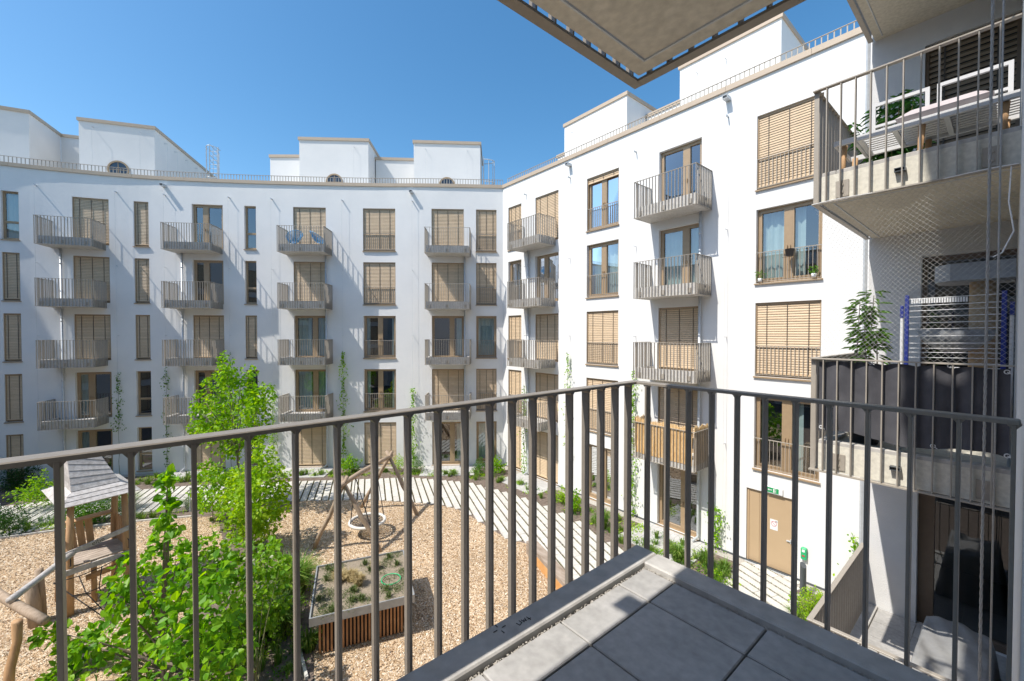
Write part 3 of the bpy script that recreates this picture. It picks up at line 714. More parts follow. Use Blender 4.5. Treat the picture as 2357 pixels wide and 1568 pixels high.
# ================================================================== GROUND
mb=MB(); mb.poly([(-60,-45),(40,-45),(40,50),(-60,50)],0); struct('ground',mb,M['soil'])
W2=lambda L,z=0:[tuple(onz(u,v,z)[:2]) for u,v in L]
outer=[(0,1168),(330,1128),(430,1120),(690,1109),(850,1104),(940,1100),(1080,1112),(1187,1141),(1256,1166),(1298,1186),(1334,1204),(1370,1230),(1430,1266),(1500,1312)]
inner=[(0,1236),(330,1181),(430,1166),(692,1154),(848,1151),(996,1161),(1053,1172),(1102,1200),(1163,1239),(1209,1251),(1300,1345),(1380,1420)]
pathpoly=W2(outer)+W2(inner[::-1]); pathpoly=[tuple(onz(-260,1225)[:2])]+pathpoly+[tuple(onz(-260,1300)[:2])]
chipR=W2(inner[3:10])+W2([(1212,1252),(1300,1345),(1420,1480)])+[(-4.5,6.8),(-2.5,2),(-2.5,-4),(-8.6,-4)]+W2([(725,1660),(722,1500),(711,1430),(718,1300),(640,1308),(607,1226),(640,1185)])
chipL=W2([(-260,1300),(0,1241),(150,1221),(300,1203),(440,1191),(500,1189),(515,1250),(430,1400),(400,1568)])+[(-10.6,-2.0),(-10,-6),(-14,-9),(-21,-9)]
mb=MB(); mb.poly(chipR,.006); mb.poly(chipL,.006); struct('playground_surface',mb,M['chip'])
def inside(p,poly):
    c=False; j=len(poly)-1
    for i in range(len(poly)):
        a,b=poly[i],poly[j]
        if (a[1]>p[1])!=(b[1]>p[1]) and p[0]<(b[0]-a[0])*(p[1]-a[1])/(b[1]-a[1])+a[0]: c=not c
        j=i
    return c
mb=MB()
def scatter_chips(poly,x0,x1,y0,y1,n):
    k=0
    while k<n:
        x,y=R.uniform(x0,x1),R.uniform(y0,y1)
        if not inside((x,y),poly): continue
        k+=1; a=R.uniform(0,6.28); l=R.uniform(.010,.026); w=l*R.uniform(.3,.6); z=.008+R.uniform(.0,.022)
        dx,dy=math.cos(a)*l,math.sin(a)*l; ex,ey=-math.sin(a)*w,math.cos(a)*w; t=R.uniform(-.016,.016); q=R.uniform(-.01,.01)
        mb.quad((x-dx-ex,y-dy-ey,z-t-q),(x+dx-ex,y+dy-ey,z+t-q),(x+dx+ex,y+dy+ey,z+t+q),(x-dx+ex,y-dy+ey,z-t+q))
scatter_chips(chipR,-20,-4,1,11,34000); scatter_chips(chipL,-23,-11,-5,2.5,22000)
tag(mb.build('wood_chips',M['chipbit']),'loose tan wood chips strewn over the playground surface','wood chips',kind='stuff')
# plank path
D1=Vector((-.935,.354)); D2=Vector((.354,.935))
def planks(poly,name):
    mb=MB(); gm=MB(); P=[Vector(p) for p in poly]; a=[p.dot(D2) for p in P]; lo,hi=min(a),max(a); pitch=.292; n=int((hi-lo)/pitch)
    for i in range(n+1):
        c=lo+(i+.5)*pitch; xs=[]
        for j in range(len(P)):
            p,q=P[j],P[(j+1)%len(P)]; u,v=p.dot(D2)-c,q.dot(D2)-c
            if (u>0)!=(v>0): xs.append((p+(q-p)*(u/(u-v))).dot(D1))
        xs.sort()
        for s0,s1 in zip(xs[::2],xs[1::2]):
            if s1-s0<.25: continue
            x=s0; L=1.2; first=.4+.8*((i*.37)%1)
            while x<s1-.05:
                e=min(s1,x+first); first=L
                if s1-e<.2: e=s1
                h=.035+R.uniform(-.002,.002); w=.113
                vs=[D1*aa+D2*(c+bb) for aa,bb in ((x+.006,-w),(e-.006,-w),(e-.006,w),(x+.006,w))]
                pr=[(q.x,q.y) for q in vs]; mb.prism(pr,0,h); x=e
            # green joint between rows: short grass
            for k in range(int((s1-s0)/.022)):
                t=s0+R.random()*(s1-s0); q=D1*t+D2*(c+pitch/2+R.uniform(-.014,.014)); hh=R.uniform(.03,.075); aa=R.uniform(0,6.28); ww=.012
                gm.add([(q.x-ww*math.cos(aa),q.y-ww*math.sin(aa),.0),(q.x+ww*math.cos(aa),q.y+ww*math.sin(aa),.0),(q.x+R.uniform(-.02,.02),q.y+R.uniform(-.02,.02),hh)],[(0,1,2)])
    struct(name,mb,M['plank']); return gm
g1=planks(pathpoly,'path')
doorpath=[tuple(onz(1652,1336)[:2]),tuple(ony(1716,1300,14.0)[:2]),tuple(ony(1840,1362,14.0)[:2]),tuple(onz(1828,1425)[:2]),tuple(onz(1720,1450)[:2]),tuple(onz(1640,1395)[:2])]
doorpath=[(p[0],min(p[1],14.0)) for p in doorpath]
g2=planks(doorpath,'path')
g1.v+=g2.v and []; off=len(g1.v); g1.v+=g2.v; g1.f+=[[i+off for i in f] for f in g2.f]; g1.mi+=g2.mi
tag(g1.build('joint_grass',M['jointgrass']),'short green grass growing in the joints of the pale plank path','grass',kind='stuff')
# pebble strip along the walls and small terraces
mb=MB()
for path in (pA,pB):
    n=int(path.s[-1]/.5); prev=None
    for i in range(n+1):
        p,d,nn=path.at(path.s[-1]*i/n); a,b=p+nn*.002,p+nn*.42
        if prev: mb.quad((prev[0].x,prev[0].y,.012),(a.x,a.y,.012),(b.x,b.y,.012),(prev[1].x,prev[1].y,.012))
        prev=(a,b)
struct('gravel_strip',mb,M['gravel'])
mb=MB()
def terrace(path,s,w,d,z=.03):
    m,_=frame_matrix(path,s-w/2,s+w/2,0); nx,ny=int(w/.2),int(d/.2)
    for i in range(nx):
        for j in range(ny):
            x0,y0=-w/2+i*w/nx,.02+j*d/ny; vs=[m@Vector((x,y,0)) for x,y in ((x0+.003,y0+.003),(x0+w/nx-.003,y0+.003),(x0+w/nx-.003,y0+d/ny-.003),(x0+.003,y0+d/ny-.003))]
            mb.prism([(q.x,q.y) for q in vs],0,z)
for u,w,d in ((212,2.6,1.5),(465,2.6,1.5),(708,2.8,1.6),(1035,2.8,1.6)): terrace(pA,pA.hit(u),w,d)
for u,w,d in ((1245,2.6,1.7),(1565,2.6,1.9)): terrace(pB,pB.hit(u),w,d)
struct('paved_terrace',mb,M['paver'])
def kerbline(L,name):
    mb=MB(); P=[onz(u,v) for u,v in L]
    for a,b in zip(P,P[1:]): mb.bar((a.x,a.y,.03),(b.x,b.y,.03),.06,.08)
    struct(name,mb,M['plank'])
kerbline([(0,1241),(150,1221),(300,1203),(440,1191)],'kerb_strip'); kerbline([(624,1189),(607,1226),(600,1262)],'kerb_strip')
kerbline([(690,1500),(706,1565)],'kerb_strip')

# ================================================================== PLANTS
def leaf(mb,p,d,n,L,W):
    d=d.normalized(); s=d.cross(n)
    if s.length<1e-3: s=Vector((1,0,0))
    s.normalize(); n=s.cross(d); f=.12*L
    mb.add([p,p+d*.38*L+s*W*.5+n*f*.6,p+d*.72*L+s*W*.36+n*f*.3,p+d*L-n*f,p+d*.72*L-s*W*.36+n*f*.3,p+d*.38*L-s*W*.5+n*f*.6],[(0,1,2,3),(0,3,4,5)])
def rv(): 
    while True:
        v=Vector((R.uniform(-1,1),R.uniform(-1,1),R.uniform(-1,1)))
        if .05<v.length<1: return v.normalized()
def foliage(mb,c,r,n,L,W,flat=1,up=.7):
    for _ in range(n):
        o=rv(); q=R.random()**.45; p=c+Vector((o.x*r*q,o.y*r*q,o.z*r*q*flat))
        nn=(o*.5+Vector((0,0,up))+rv()*.75).normalized(); d=(o*.8+rv()*.7+Vector((0,0,-.25))); k=R.uniform(.5,1.2); leaf(mb,p,d,nn,L*k,W*k)
def woody(mb,base,tips,r,crotch=.35):
    base=Vector(base)
    for t in tips:
        t=Vector(t); k=base.lerp(Vector((base.x,base.y,t.z)),crotch); m=k.lerp(t,.5)+rv()*.06
        mb.tube([base,k,m,t],[r,r*.7,r*.45,r*.15],5)
def plant(name,label,cat,base,clumps,L,W,per,leafm,stem='bark',sr=.03,group=None,trunk=None,density=None):
    base=Vector(base); t=thing(name,label,cat,base,group); fm=MB()
    for (c,r) in clumps:
        foliage(fm,c,r,int(per*(r/.5)**2*.72)+8,L,W)
        for _ in range(3):
            o=rv(); k=r*R.uniform(.18,.34); foliage(fm,c+o*r*R.uniform(1.0,1.3),k,int(per*(k/.5)**2*1.1)+5,L,W)
    fm.build('crown' if name=='tree' else 'foliage',M[leafm],t)
    wm=MB()
    if trunk: 
        top=Vector(trunk); wm.tube([base,base.lerp(top,.5)+Vector((.04,.03,0)),top],[sr,sr*.85,sr*.6],8); woody(wm,top.lerp(base,.15),[c for c,r in clumps],sr*.55,.15)
    else: woody(wm,base,[c for c,r in clumps],sr)
    wm.build('trunk' if name=='tree' else 'stem',M[stem],t); return t
def px(L,d,j=.25): return [(dep(u,v,d+R.uniform(-j,j)*r*d/955*2),r*d/955) for u,v,r in L]
plant('tree','small round headed tree with bright green leaves and a pointed leader before the curved facade','tree',onz(548,1190),
  px([(515,822,9),(517,842,15),(521,866,24),(556,868,24),(500,892,32),(562,900,40),(470,925,22),(592,908,26),(530,935,50),(585,950,38),(492,962,42),(540,985,50),(463,985,20),(592,992,28),(522,1015,36),(552,1028,26),(600,930,22),(455,945,14),(480,1000,24)],16.2,.9),.15,.11,200,'leaf_mid',sr=.06,trunk=(onz(548,1190)+Vector((0,0,2.7))))
plant('shrub','tall yellow green shrub rising in the planted bed between the playhouse and the nest swing','shrub',onz(560,1262),
  px([(592,1030,12),(598,1052,20),(612,1075,32),(560,1092,28),(628,1108,36),(580,1125,44),(648,1130,22),(548,1150,34),(602,1165,44),(640,1168,26),(565,1195,36),(610,1205,34),(535,1125,24),(585,1225,30)],13.9,.6),.14,.105,270,'leaf_yellow',sr=.025)
plant('shrub','loose bright green shrub beside the path, left of the tall yellow green shrub','shrub',onz(490,1190),
  px([(478,1085,20),(505,1095,26),(468,1118,24),(500,1135,32),(530,1108,22),(480,1155,22),(520,1150,24)],15.6,.6),.12,.09,330,'leaf_mid',sr=.02)
nb=Vector((-11.1,-.15,0))
plant('tree','near hazel tree with large fresh green leaves and a thin leader, lower left','tree',nb,
  px([(384,1092,5),(386,1108,9),(383,1140,10),(388,1178,13),(380,1215,20),(376,1258,30),(405,1285,36),(300,1315,38),(345,1372,62),(276,1365,26),(115,1452,20),(165,1470,34),(230,1478,44),(190,1530,52),(300,1450,62),(385,1400,80),(430,1325,50),(450,1430,84),(350,1510,84),(450,1545,84),(250,1560,60),(520,1490,56),(140,1575,40)],8.5,.9),.175,.14,135,'leaf_hazel',sr=.04)
t=plant('tree','dogwood like small tree with cream bracts among its leaves, right of the near hazel','tree',onz(590,1640),
  px([(478,1255,26),(520,1285,42),(560,1315,46),(600,1285,32),(622,1262,20),(560,1375,56),(612,1398,42),(645,1300,16),(525,1440,56),(595,1468,48),(540,1520,56),(625,1345,28),(500,1340,40)],9.4,.7),.135,.10,300,'leaf_bract',stem='stem',sr=.014)
bm2=MB()
for u,v,r in [(520,1285,40),(560,1315,46),(600,1285,32),(560,1375,56),(612,1398,46),(595,1460,48),(525,1430,50),(630,1345,30)]:
    c=dep(u,v,9.3)
    foliage(bm2,c,r*9.3/955*1.05,int(r*.28),.10,.065)
tag(bm2.build('bract',M['bract'],t),kind='stuff')
def bush(label,u,v,r,h,leafm,L=.09,W=.07,per=260,cat='shrub',flat=1):
    b=onz(u,v); cl=[]
    for k in range(6):
        a=k*1.05+R.random()*.5; cl.append((b+Vector((math.cos(a)*r*.5,math.sin(a)*r*.5,h*R.uniform(.3,.55))),r*.5))
    cl.append((b+Vector((0,0,h*.72)),r*.5)); cl.append((b+Vector((R.uniform(-.1,.1),R.uniform(-.1,.1),h*.9)),r*.3))
    return plant('shrub',label,cat,b,cl,L,W,per,leafm,'stem',.012)
bush('round bright green bush under the blind left of the swing beam top',805,1088,.55,.85,'leaf_mid')
bush('feathery yellow green bush behind the top end of the swing beam',918,1086,.5,.9,'leaf_yellow',.06,.03,420)
bush('blue green bushy plant at the foot of the vine right of the swing',958,1088,.45,.85,'leaf_vine',.07,.03,420)
bush('fine leaved tall green bush below the window at the inner corner of the two wings',1105,1090,.5,.8,'leaf_vine',.07,.03,420)
bush('bright green leafy bush tight in the inner corner of the two wings',1143,1090,.5,.85,'leaf_mid')
bush('bright green bush between the first and second paved terraces of the right wing',1322,1178,.42,.9,'leaf_mid',.08,.07,300)
bush('smaller light green bush just left of the bright bush before the right wing',1293,1160,.35,.75,'leaf_yellow',.07,.05,300)
bush('airy green bush with reddish tips along the mesh fence at the far left',85,1175,.75,1.5,'leaf_mid',.09,.07,200)
bush('light green bush directly behind the playhouse roof',165,1165,.7,1.9,'leaf_yellow',.09,.07,200)
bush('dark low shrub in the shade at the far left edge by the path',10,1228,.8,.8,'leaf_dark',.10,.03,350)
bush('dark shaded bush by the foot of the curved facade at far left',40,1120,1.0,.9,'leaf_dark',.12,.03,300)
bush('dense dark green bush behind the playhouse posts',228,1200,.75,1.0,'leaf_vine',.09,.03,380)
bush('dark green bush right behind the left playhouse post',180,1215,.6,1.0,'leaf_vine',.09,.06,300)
bush('light green flowering shrub beside the grey bollard',1868,1420,.5,.75,'leaf_yellow',.05,.04,520)
bush('low green shrub in the bed just left of the door path',1645,1345,.3,.35,'leaf_mid',.06,.045,320)
bush('leafy plant at the wall beyond the shade of the far left bed',290,1085,.4,.6,'leaf_mid',.07,.05,300)
def grassclump(mb,b,r,h,n):
    for _ in range(n):
        a=R.uniform(0,6.28); q=r*R.random()**.5*.45; p=Vector((b.x+q*math.cos(a),b.y+q*math.sin(a),b.z)); o=Vector((math.cos(a),math.sin(a),0)); l=h*R.uniform(.6,1.1); sp=R.uniform(.15,1)*r
        s=Vector((-math.sin(a),math.cos(a),0))*.008*(1+h); m_=p+o*sp*.35+Vector((0,0,l*.7)); e=p+o*sp+Vector((0,0,l*R.uniform(.55,1)))
        mb.add([p-s,p+s,m_+s*.8,m_-s*.8,e],[(0,1,2,3),(3,2,4)])
def gclump(label,u,v,r,h,n,m_='grass',z=0,group=None):
    b=onz(u,v,z); mb=MB(); grassclump(mb,b,r,h,n); return tag(mb.build('ornamental_grass',M[m_]),label,'ornamental grass',group)
gclump('big fountain of green grass left of the green roofed planter hut',672,1365,.75,.95,900)
gclump('second green grass clump lower down in the bed beside the near dogwood',640,1445,.6,.75,600)
gclump('sparse upright grass clump in the bare soil near the bottom of the bed',712,1495,.3,.5,160)
gclump('green grass clump beside the path post left of the loose bright shrub',443,1170,.45,.5,300)
gclump('tall green grass behind the post at the right side of the playhouse',290,1175,.55,.7,400)
gclump('grass clump with blue tone in the bed of the right wing right of the bright bush',1385,1215,.4,.75,300)
gclump('tufted grass at the corner of the second terrace on the right wing',1560,1290,.35,.5,260)
gclump('pale grass tuft in the bed below the drainpipe of the right wing',1625,1300,.3,.5,220)
gclump('green grass tuft by the wall left of the brown door',1668,1318,.25,.4,200)
# low ground cover: tufts and leafy patches in the beds
gc=MB(); gy=MB(); gd=MB()
def bedcover(poly,n,dens):
    xs=[p[0] for p in poly]; ys=[p[1] for p in poly]; k=0; tries=0
    while k<n and tries<n*60:
        tries+=1; u,v=R.uniform(min(xs),max(xs)),R.uniform(min(ys),max(ys))
        if not inside((u,v),poly): continue
        b=onz(u,v); k+=1; q=R.random()
        if q<.45: grassclump(gc,b,R.uniform(.12,.28),R.uniform(.15,.38),R.randint(25,60))
        elif q<.8:
            for _ in range(R.randint(12,40)): foliage(gy,b+Vector((R.uniform(-.2,.2),R.uniform(-.2,.2),.05)),.07,2,.06,.05,.6)
        else:
            for _ in range(R.randint(10,30)): foliage(gd,b+Vector((R.uniform(-.2,.2),R.uniform(-.2,.2),.05)),.08,2,.055,.045,.6)
bedA=[(330,1118),(430,1112),(690,1101),(850,1095),(940,1092),(1080,1102),(1187,1130),(1180,1105),(1090,1085),(960,1085),(830,1085),(650,1088),(540,1090),(430,1097),(330,1100)]
bedB=[(1187,1130),(1256,1156),(1334,1192),(1430,1250),(1530,1320),(1640,1380),(1700,1345),(1640,1290),(1590,1265),(1510,1225),(1420,1190),(1330,1150),(1260,1130),(1190,1105)]
bedM=[(455,1175),(680,1162),(640,1190),(620,1225),(640,1300),(712,1310),(708,1420),(690,1500),(700,1568),(560,1568),(560,1330),(520,1240)]
bedL=[(0,1205),(330,1188),(430,1172),(440,1186),(300,1198),(150,1215),(0,1234)]
bedF=[(0,1120),(330,1100),(330,1120),(0,1158)]
bedD=[(1830,1395),(1890,1380),(1890,1440),(1830,1450)]
for bd,n in ((bedA,170),(bedB,150),(bedM,90),(bedL,45),(bedF,40),(bedD,10)): bedcover(bd,n,1)
for mb,mm,lb in ((gc,'grass','low green grass tufts dotted over the dark soil of the beds'),(gy,'leaf_yellow','low yellow green leafy ground cover on the beds'),(gd,'leaf_vine','low mid green leafy ground cover on the beds')):
    tag(mb.build('ground_cover',M[mm]),lb,'ground cover',kind='stuff')
# climbing vines on the trellis wires
def vine(label,path,u,z0,z1,r=.14,n=300,L=.10):
    s=path.hit(u); p,d,nn=path.at(s); t=thing('climbing_vine',label,'climbing plant',(p.x+nn.x*.16,p.y+nn.y*.16,.02)); b=p+nn*.15; fm=MB(); wm=MB()
    for k in range(n):
        q=R.random(); z=z0+(z1-z0)*q; w=r*(1-.65*max(0,(z-z0)/(z1-z0)-.3))*(.7+.5*math.sin(z*4.1+u)); o=Vector((b.x+R.gauss(0,w),b.y+R.gauss(0,w),z))
        leaf(fm,o,rv()+Vector((0,0,-.6)),(nn*.6+rv()*.6+Vector((0,0,.4))).normalized(),L*R.uniform(.5,1.1),L*.8*R.uniform(.6,1))
    wm.tube([(b.x+.02*math.sin(i*2.1),b.y+.02*math.cos(i*1.7),.02+(z1-.05)*i/14) for i in range(15)],[.012-.0006*i for i in range(15)],5)
    fm.build('foliage',M['leaf_vine' if path is pA and u<600 else 'leaf_mid'],t); wm.build('stem',M['stem'],t)
zA=lambda u,v,path:(lambda s:(EYE-(v-767)/F*(-CC*path.at(s)[0].x+SS*path.at(s)[0].y)))(path.hit(u))
for u,v0,v1,n,lb in ((274,990,857,170,'thin vine on the wire between the far left balcony column and its narrow windows'),(385,1075,845,220,'thin vine climbing beside the second balcony column from the left'),
   (532,1010,812,90,'sparse vine strand reaching up behind the top of the small round headed tree'),(629.3,1100,885,380,'thick vine on the wire just right of the small round headed tree'),(790.8,1070,808,620,'tall dense vine between the swing side balcony column and the wide windows'),
   (950.9,1080,893,420,'bushy vine with long leaf shadows left of the balconies nearest the inner corner')): vine(lb,pA,u,max(.05,zA(u,v0,pA)),zA(u,v1,pA),.16,n)
for u,v0,v1,n,lb in ((1211.5,1110,885,330,'vine beside the zinc drainpipe in the first bay of the right wing'),(1312,1050,812,260,'airy vine on the wire left of the french windows of the right wing'),(1463,1200,852,520,'leafy vine at the left side of the balcony with the reed screen')): vine(lb,pB,u,max(.05,zA(u,v0,pB)),zA(u,v1,pB),.14,n,.09)
vine('short young vine at the wall between the drainpipe and the brown door',pB,1655,.05,1.5,.22,330,.09)
vine('vine tip peeping over the side railing of the lowest neighbouring balcony',pB,1978,.05,1.9,.2,150,.09)

# ================================================================== PLAYGROUND
a=Vector((-.3,.954,0)); bk=Vector((-.954,-.3,0)); O=Vector((-15.28,-2.0,0)); Wd,Dp=1.12,1.12
ph=thing('playhouse','wooden playhouse on stilts with a curved silver shingled roof and open sides','playhouse',O+a*.55+bk*.55)
def pl(i,j,z): return O+a*(i*Wd)+bk*(j*Dp)+Vector((0,0,z))
for (i,j,ti,tj) in ((0,0,.06,.05),(1,0,-.02,.06),(0,1,.05,-.03),(1,1,.03,-.04)):
    mb=MB(); mb.tube([pl(i,j,-.05),pl(i+ti*.3,j+tj*.5,.8),pl(i+ti*.2,j+tj*.2,1.6),pl(i+ti,j+tj,2.95)],[.085,.075,.08,.065],10); mb.build('post',M['freshwood'],ph,None,True)
mb=MB()
for k in range(8): q0,q1=k/8+.006,(k+1)/8-.006; A0=[pl(-.06,q0,0),pl(1.06,q0,0),pl(1.06,q1,0),pl(-.06,q1,0)]; mb.prism([(v.x,v.y) for v in A0],1.21,1.25)
mb.build('platform',M['deck'],ph)
mb=MB()
for (p,q) in ((pl(-.06,-.05,1.14),pl(1.06,-.05,1.14)),(pl(-.06,1.05,1.14),pl(1.06,1.05,1.14)),(pl(-.05,0,1.14),pl(-.05,1,1.14)),(pl(1.05,0,1.14),pl(1.05,1,1.14))): mb.bar(p,q,.045,.14)
mb.build('beam',M['greywood'],ph)
r0,r1=pl(-.12,-.10,1.62),pl(1.05,-.10,1.86)
mb=MB(); mb.bar(r0,r1,.035,.12); rb=mb.build('rail',M['greywood'],ph)
mb=MB()
for (p,q) in ((pl(-.1,.0,1.95),pl(-.1,.3,1.97)),(pl(-.05,.95,1.75),pl(.2,1.12,1.8))): m9=MB(); m9.bar(p,q,.04,.12); m9.build('bracket_board',M['freshwood'],ph)
mb.bar(pl(.05,1.05,2.03),pl(1.0,1.05,2.03),.28,.04); mb.build('counter',M['freshwood'],ph)
pass
mb=MB()
for k in range(4): mb.bar(pl(.12+k*.15,1.0,1.27),pl(.05+k*.16,1.03,2.0),.15,.025,up=tuple(bk))
mb.build('side_panel',M['freshwood'],ph); mb=MB()
for k in range(4): mb.bar(pl(1.03,.35+k*.17,1.27),pl(1.03,.38+k*.17,2.0),.15,.025,up=tuple(a))
mb.build('side_panel',M['freshwood'],ph)
# curved roof
e0,e1,e2,e3=pl(-.18,-.22,2.86),pl(1.22,-.22,2.86),pl(1.22,1.45,2.95),pl(-.18,1.45,2.95)
k0,k1,k2,k3=pl(.08,.12,3.12),pl(.92,.12,3.12),pl(.92,1.0,3.15),pl(.08,1.0,3.15)
g0,g1=pl(.10,.62,4.10),pl(.68,.5,3.82)
def boards(name,E0,E1,K0,K1,G0,G1,n1,n2):
    mb=MB(); nrm=(E1-E0).cross(K0-E0).normalized()
    for (P0,P1,Q0,Q1,n) in ((E0,E1,K0,K1,n1),(K0,K1,G0,G1,n2)):
        for k in range(n):
            f0,f1=k/n+.012/n*1.5,(k+1)/n
            A0,A1,B1,B0=P0.lerp(Q0,f0),P1.lerp(Q1,f0),P1.lerp(Q1,f1),P0.lerp(Q0,f1); th=nrm*.03; lift=nrm*.012
            if nrm.z<0: th=-th; lift=-lift
            vs=[A0+lift,A1+lift,B1,B0,A0+lift-th,A1+lift-th,B1-th,B0-th]; mb.add(vs,[(0,1,2,3),(7,6,5,4),(0,4,5,1),(1,5,6,2),(2,6,7,3),(3,7,4,0)])
    return mb
for nm,args in (('front',(e0,e1,k0,k1,g0,g1,3,6)),('right',(e1,e2,k1,k2,g1,g1.lerp(g0,.02),3,6)),('back',(e2,e3,k2,k3,g1,g0,3,6)),('left',(e3,e0,k3,k0,g0,g0.lerp(g1,.02),3,6))):
    boards(nm,*args).build('roof',M['greywood'],ph)
# lettering on the rail
def text(body,size,mx,m_,name,parent=None,ext=.001):
    cu=bpy.data.curves.new(name,'FONT'); cu.body=body; cu.size=size; cu.extrude=ext; cu.align_x='CENTER'; cu.align_y='CENTER'
    ob=bpy.data.objects.new(name+'_curve',cu); col.objects.link(ob); dg=bpy.context.evaluated_depsgraph_get(); me=bpy.data.meshes.new_from_object(ob.evaluated_get(dg)); bpy.data.objects.remove(ob); bpy.data.curves.remove(cu)
    me.materials.clear(); me.materials.append(m_); return place(name,me,parent,mx)
dx=(r1-r0).normalized(); nz=-bk; up=nz.cross(dx).normalized()
if up.z<0: up=-up
c=r0.lerp(r1,.5)+nz*.0195; mxT=Matrix(((dx.x,up.x,nz.x,c.x),(dx.y,up.y,nz.y,c.y),(dx.z,up.z,nz.z,c.z),(0,0,0,1)))
lt=text('eibe',.15,mxT,M['cord'],'lettering'); lt.parent=rb; lt.matrix_parent_inverse=rb.matrix_world.inverted()
lt.matrix_local=Matrix.Translation(-root_loc(ph))@mxT
lt.matrix_parent_inverse=Matrix.Identity(4); lt.matrix_local=mxT
# handles
mb=MB(); 
for i in (0,1): mb.tube([pl(i,-.08,1.3),pl(i,-.16,1.33),pl(i,-.16,1.52),pl(i,-.08,1.55)],.012,6)
mb.build('grab_handle',M['rope'],ph)
mb=MB(); mb.tube([pl(.45,.2,0),pl(.45,.2,1.15)],.06,8); mb.bar(pl(.3,.15,.75),pl(1.0,.15,.80),.05,.14); mb.build('support_post',M['freshwood'],ph,None,True)
cl=thing('climbing_structure','log balance and climbing structure with weathered posts, crossing beams and a black rope net','climbing frame',(-13.3,-2.4,0))
mb=MB(); mb.tube([(-12.62,-2.52,-.05),(-12.72,-2.5,.5),(-12.95,-2.44,.9),(-12.85,-2.42,1.36)],[.085,.08,.075,.085],10); mb.build('post',M['freshwood'],cl,None,True)
mb=MB(); mb.tube([(-15.3,-2.58,-.05),(-15.35,-2.62,.6),(-15.36,-2.68,1.12)],[.13,.12,.115],12); mb.tube([(-15.5,-2.5,-.05),(-15.5,-2.52,.7),(-15.52,-2.55,1.3)],[.09,.085,.08],10); mb.build('post',M['logwood'],cl,None,True)
mb=MB(); mb.tube([(-14.5,-3.15,1.58),(-13.7,-2.68,1.46),(-12.95,-2.25,1.40),(-12.5,-1.98,1.36)],[.085,.085,.09,.085],10); mb.build('beam',M['logwood'],cl,None,True)
mb=MB(); mb.tube([(-13.45,-2.62,1.58),(-14.2,-2.42,1.52),(-14.8,-2.15,1.56),(-15.2,-1.92,1.62)],[.075,.07,.075,.07],10); mb.build('beam',M['greywood'],cl,None,True)
mb=MB()
T=[Vector((-13.6,-2.5,1.5)),Vector((-14.2,-2.35,1.42)),Vector((-14.8,-2.05,1.45))]; Bm=[pl(.35,-.1,1.15),pl(.62,-.1,1.15),pl(.9,-.1,1.15)]
grid=[]
for i in range(4):
    row=[]
    for j in range(4):
        p=Vector((-14.9,-2.2,1.1)).lerp(Vector((-14.2,-1.2,.1)),i/3).lerp(pl(.9,-.1,1.12) if i==0 else Vector((-15.0,-1.2,.15+.9*(1-i/3))),j/3); row.append(p+Vector((0,0,-.08*math.sin(j*1.05))))
    grid.append(row)
for i in range(4): mb.tube(grid[i],.012,5)
for j in range(4): mb.tube([grid[i][j] for i in range(4)],.012,5)
for i in range(4):
    for j in range(4): mb.lathe([(.001,-.025),(.025,0),(.001,.025)],6,tuple(grid[i][j]))
mb.build('rope_net',M['rope'],cl)
# nest swing
sw=thing('nest_swing','nest swing with a white rimmed net basket hung from a crooked log frame','swing',(-15.1,5.6,0))
Lf=[onz(722.6,1263.7),onz(875.8,1270),onz(960.4,1186.2),onz(831.8,1168)]
z1=2.25; b0=onz(792,1114,z1); b1=onz(896,1052,z1)
bd=(b1-b0).normalized()
mb=MB(); mb.tube([b0-bd*.25,b0+Vector((0,0,.02)),b0.lerp(b1,.35)+Vector((0,0,.06)),b0.lerp(b1,.7)+Vector((0,0,.03)),b1+bd*.2],[.085,.09,.085,.08,.075],10); mb.build('beam',M['logwood'],sw,None,True)
for foot,top,kink in ((Lf[0],b0,.10),(Lf[1],b0,.05),(Lf[2],b1,.06),(Lf[3],b1,.08)):
    d=(top-foot); e=top+d.normalized()*.28; s=d.cross(Vector((0,0,1))).normalized()*kink
    mb=MB(); mb.tube([foot-d*.02,foot+d*.28+s*.8,foot+d*.5-s*.4,foot+d*.75+s*.3,e],[.075,.07,.075,.07,.06],9); mb.build('leg',M['logwood'],sw,None,True)
bc=onz(845.9,1199,.48); rr=.60
mb=MB(); mb.torus(bc,rr,.055,40,8); mb.build('basket_rim',M['offwhite'],sw,None,True)
mb=MB()
for k in range(20):
    an=k*math.pi/10; e=bc+Vector((math.cos(an)*rr,math.sin(an)*rr,0)); mb.tube([e,bc+(e-bc)*.5+Vector((0,0,-.10)),bc+Vector((0,0,-.14))],.012,4)
for q in range(1,13): mb.torus(bc+Vector((0,0,-.14*(1-(q/13)**2))),rr*q/13,.012,28,4)
mb.build('basket_net',M['rope'],sw)
mb=MB()
for sx,tt in ((1,.25),(1,.25),(-1,.72),(-1,.72)): pass
for k,tt in ((0,.22),(1,.22),(2,.66),(3,.66)):
    an=math.atan2(bd.y,bd.x)+math.pi+(.7 if k%2 else -.7) if k<2 else math.atan2(bd.y,bd.x)+(.7 if k%2 else -.7)
    mb.tube([b0.lerp(b1,tt)+Vector((0,0,-.03)),bc+Vector((math.cos(an)*rr,math.sin(an)*rr,.05))],.016,6)
mb.build('suspension_rope',M['rope'],sw)
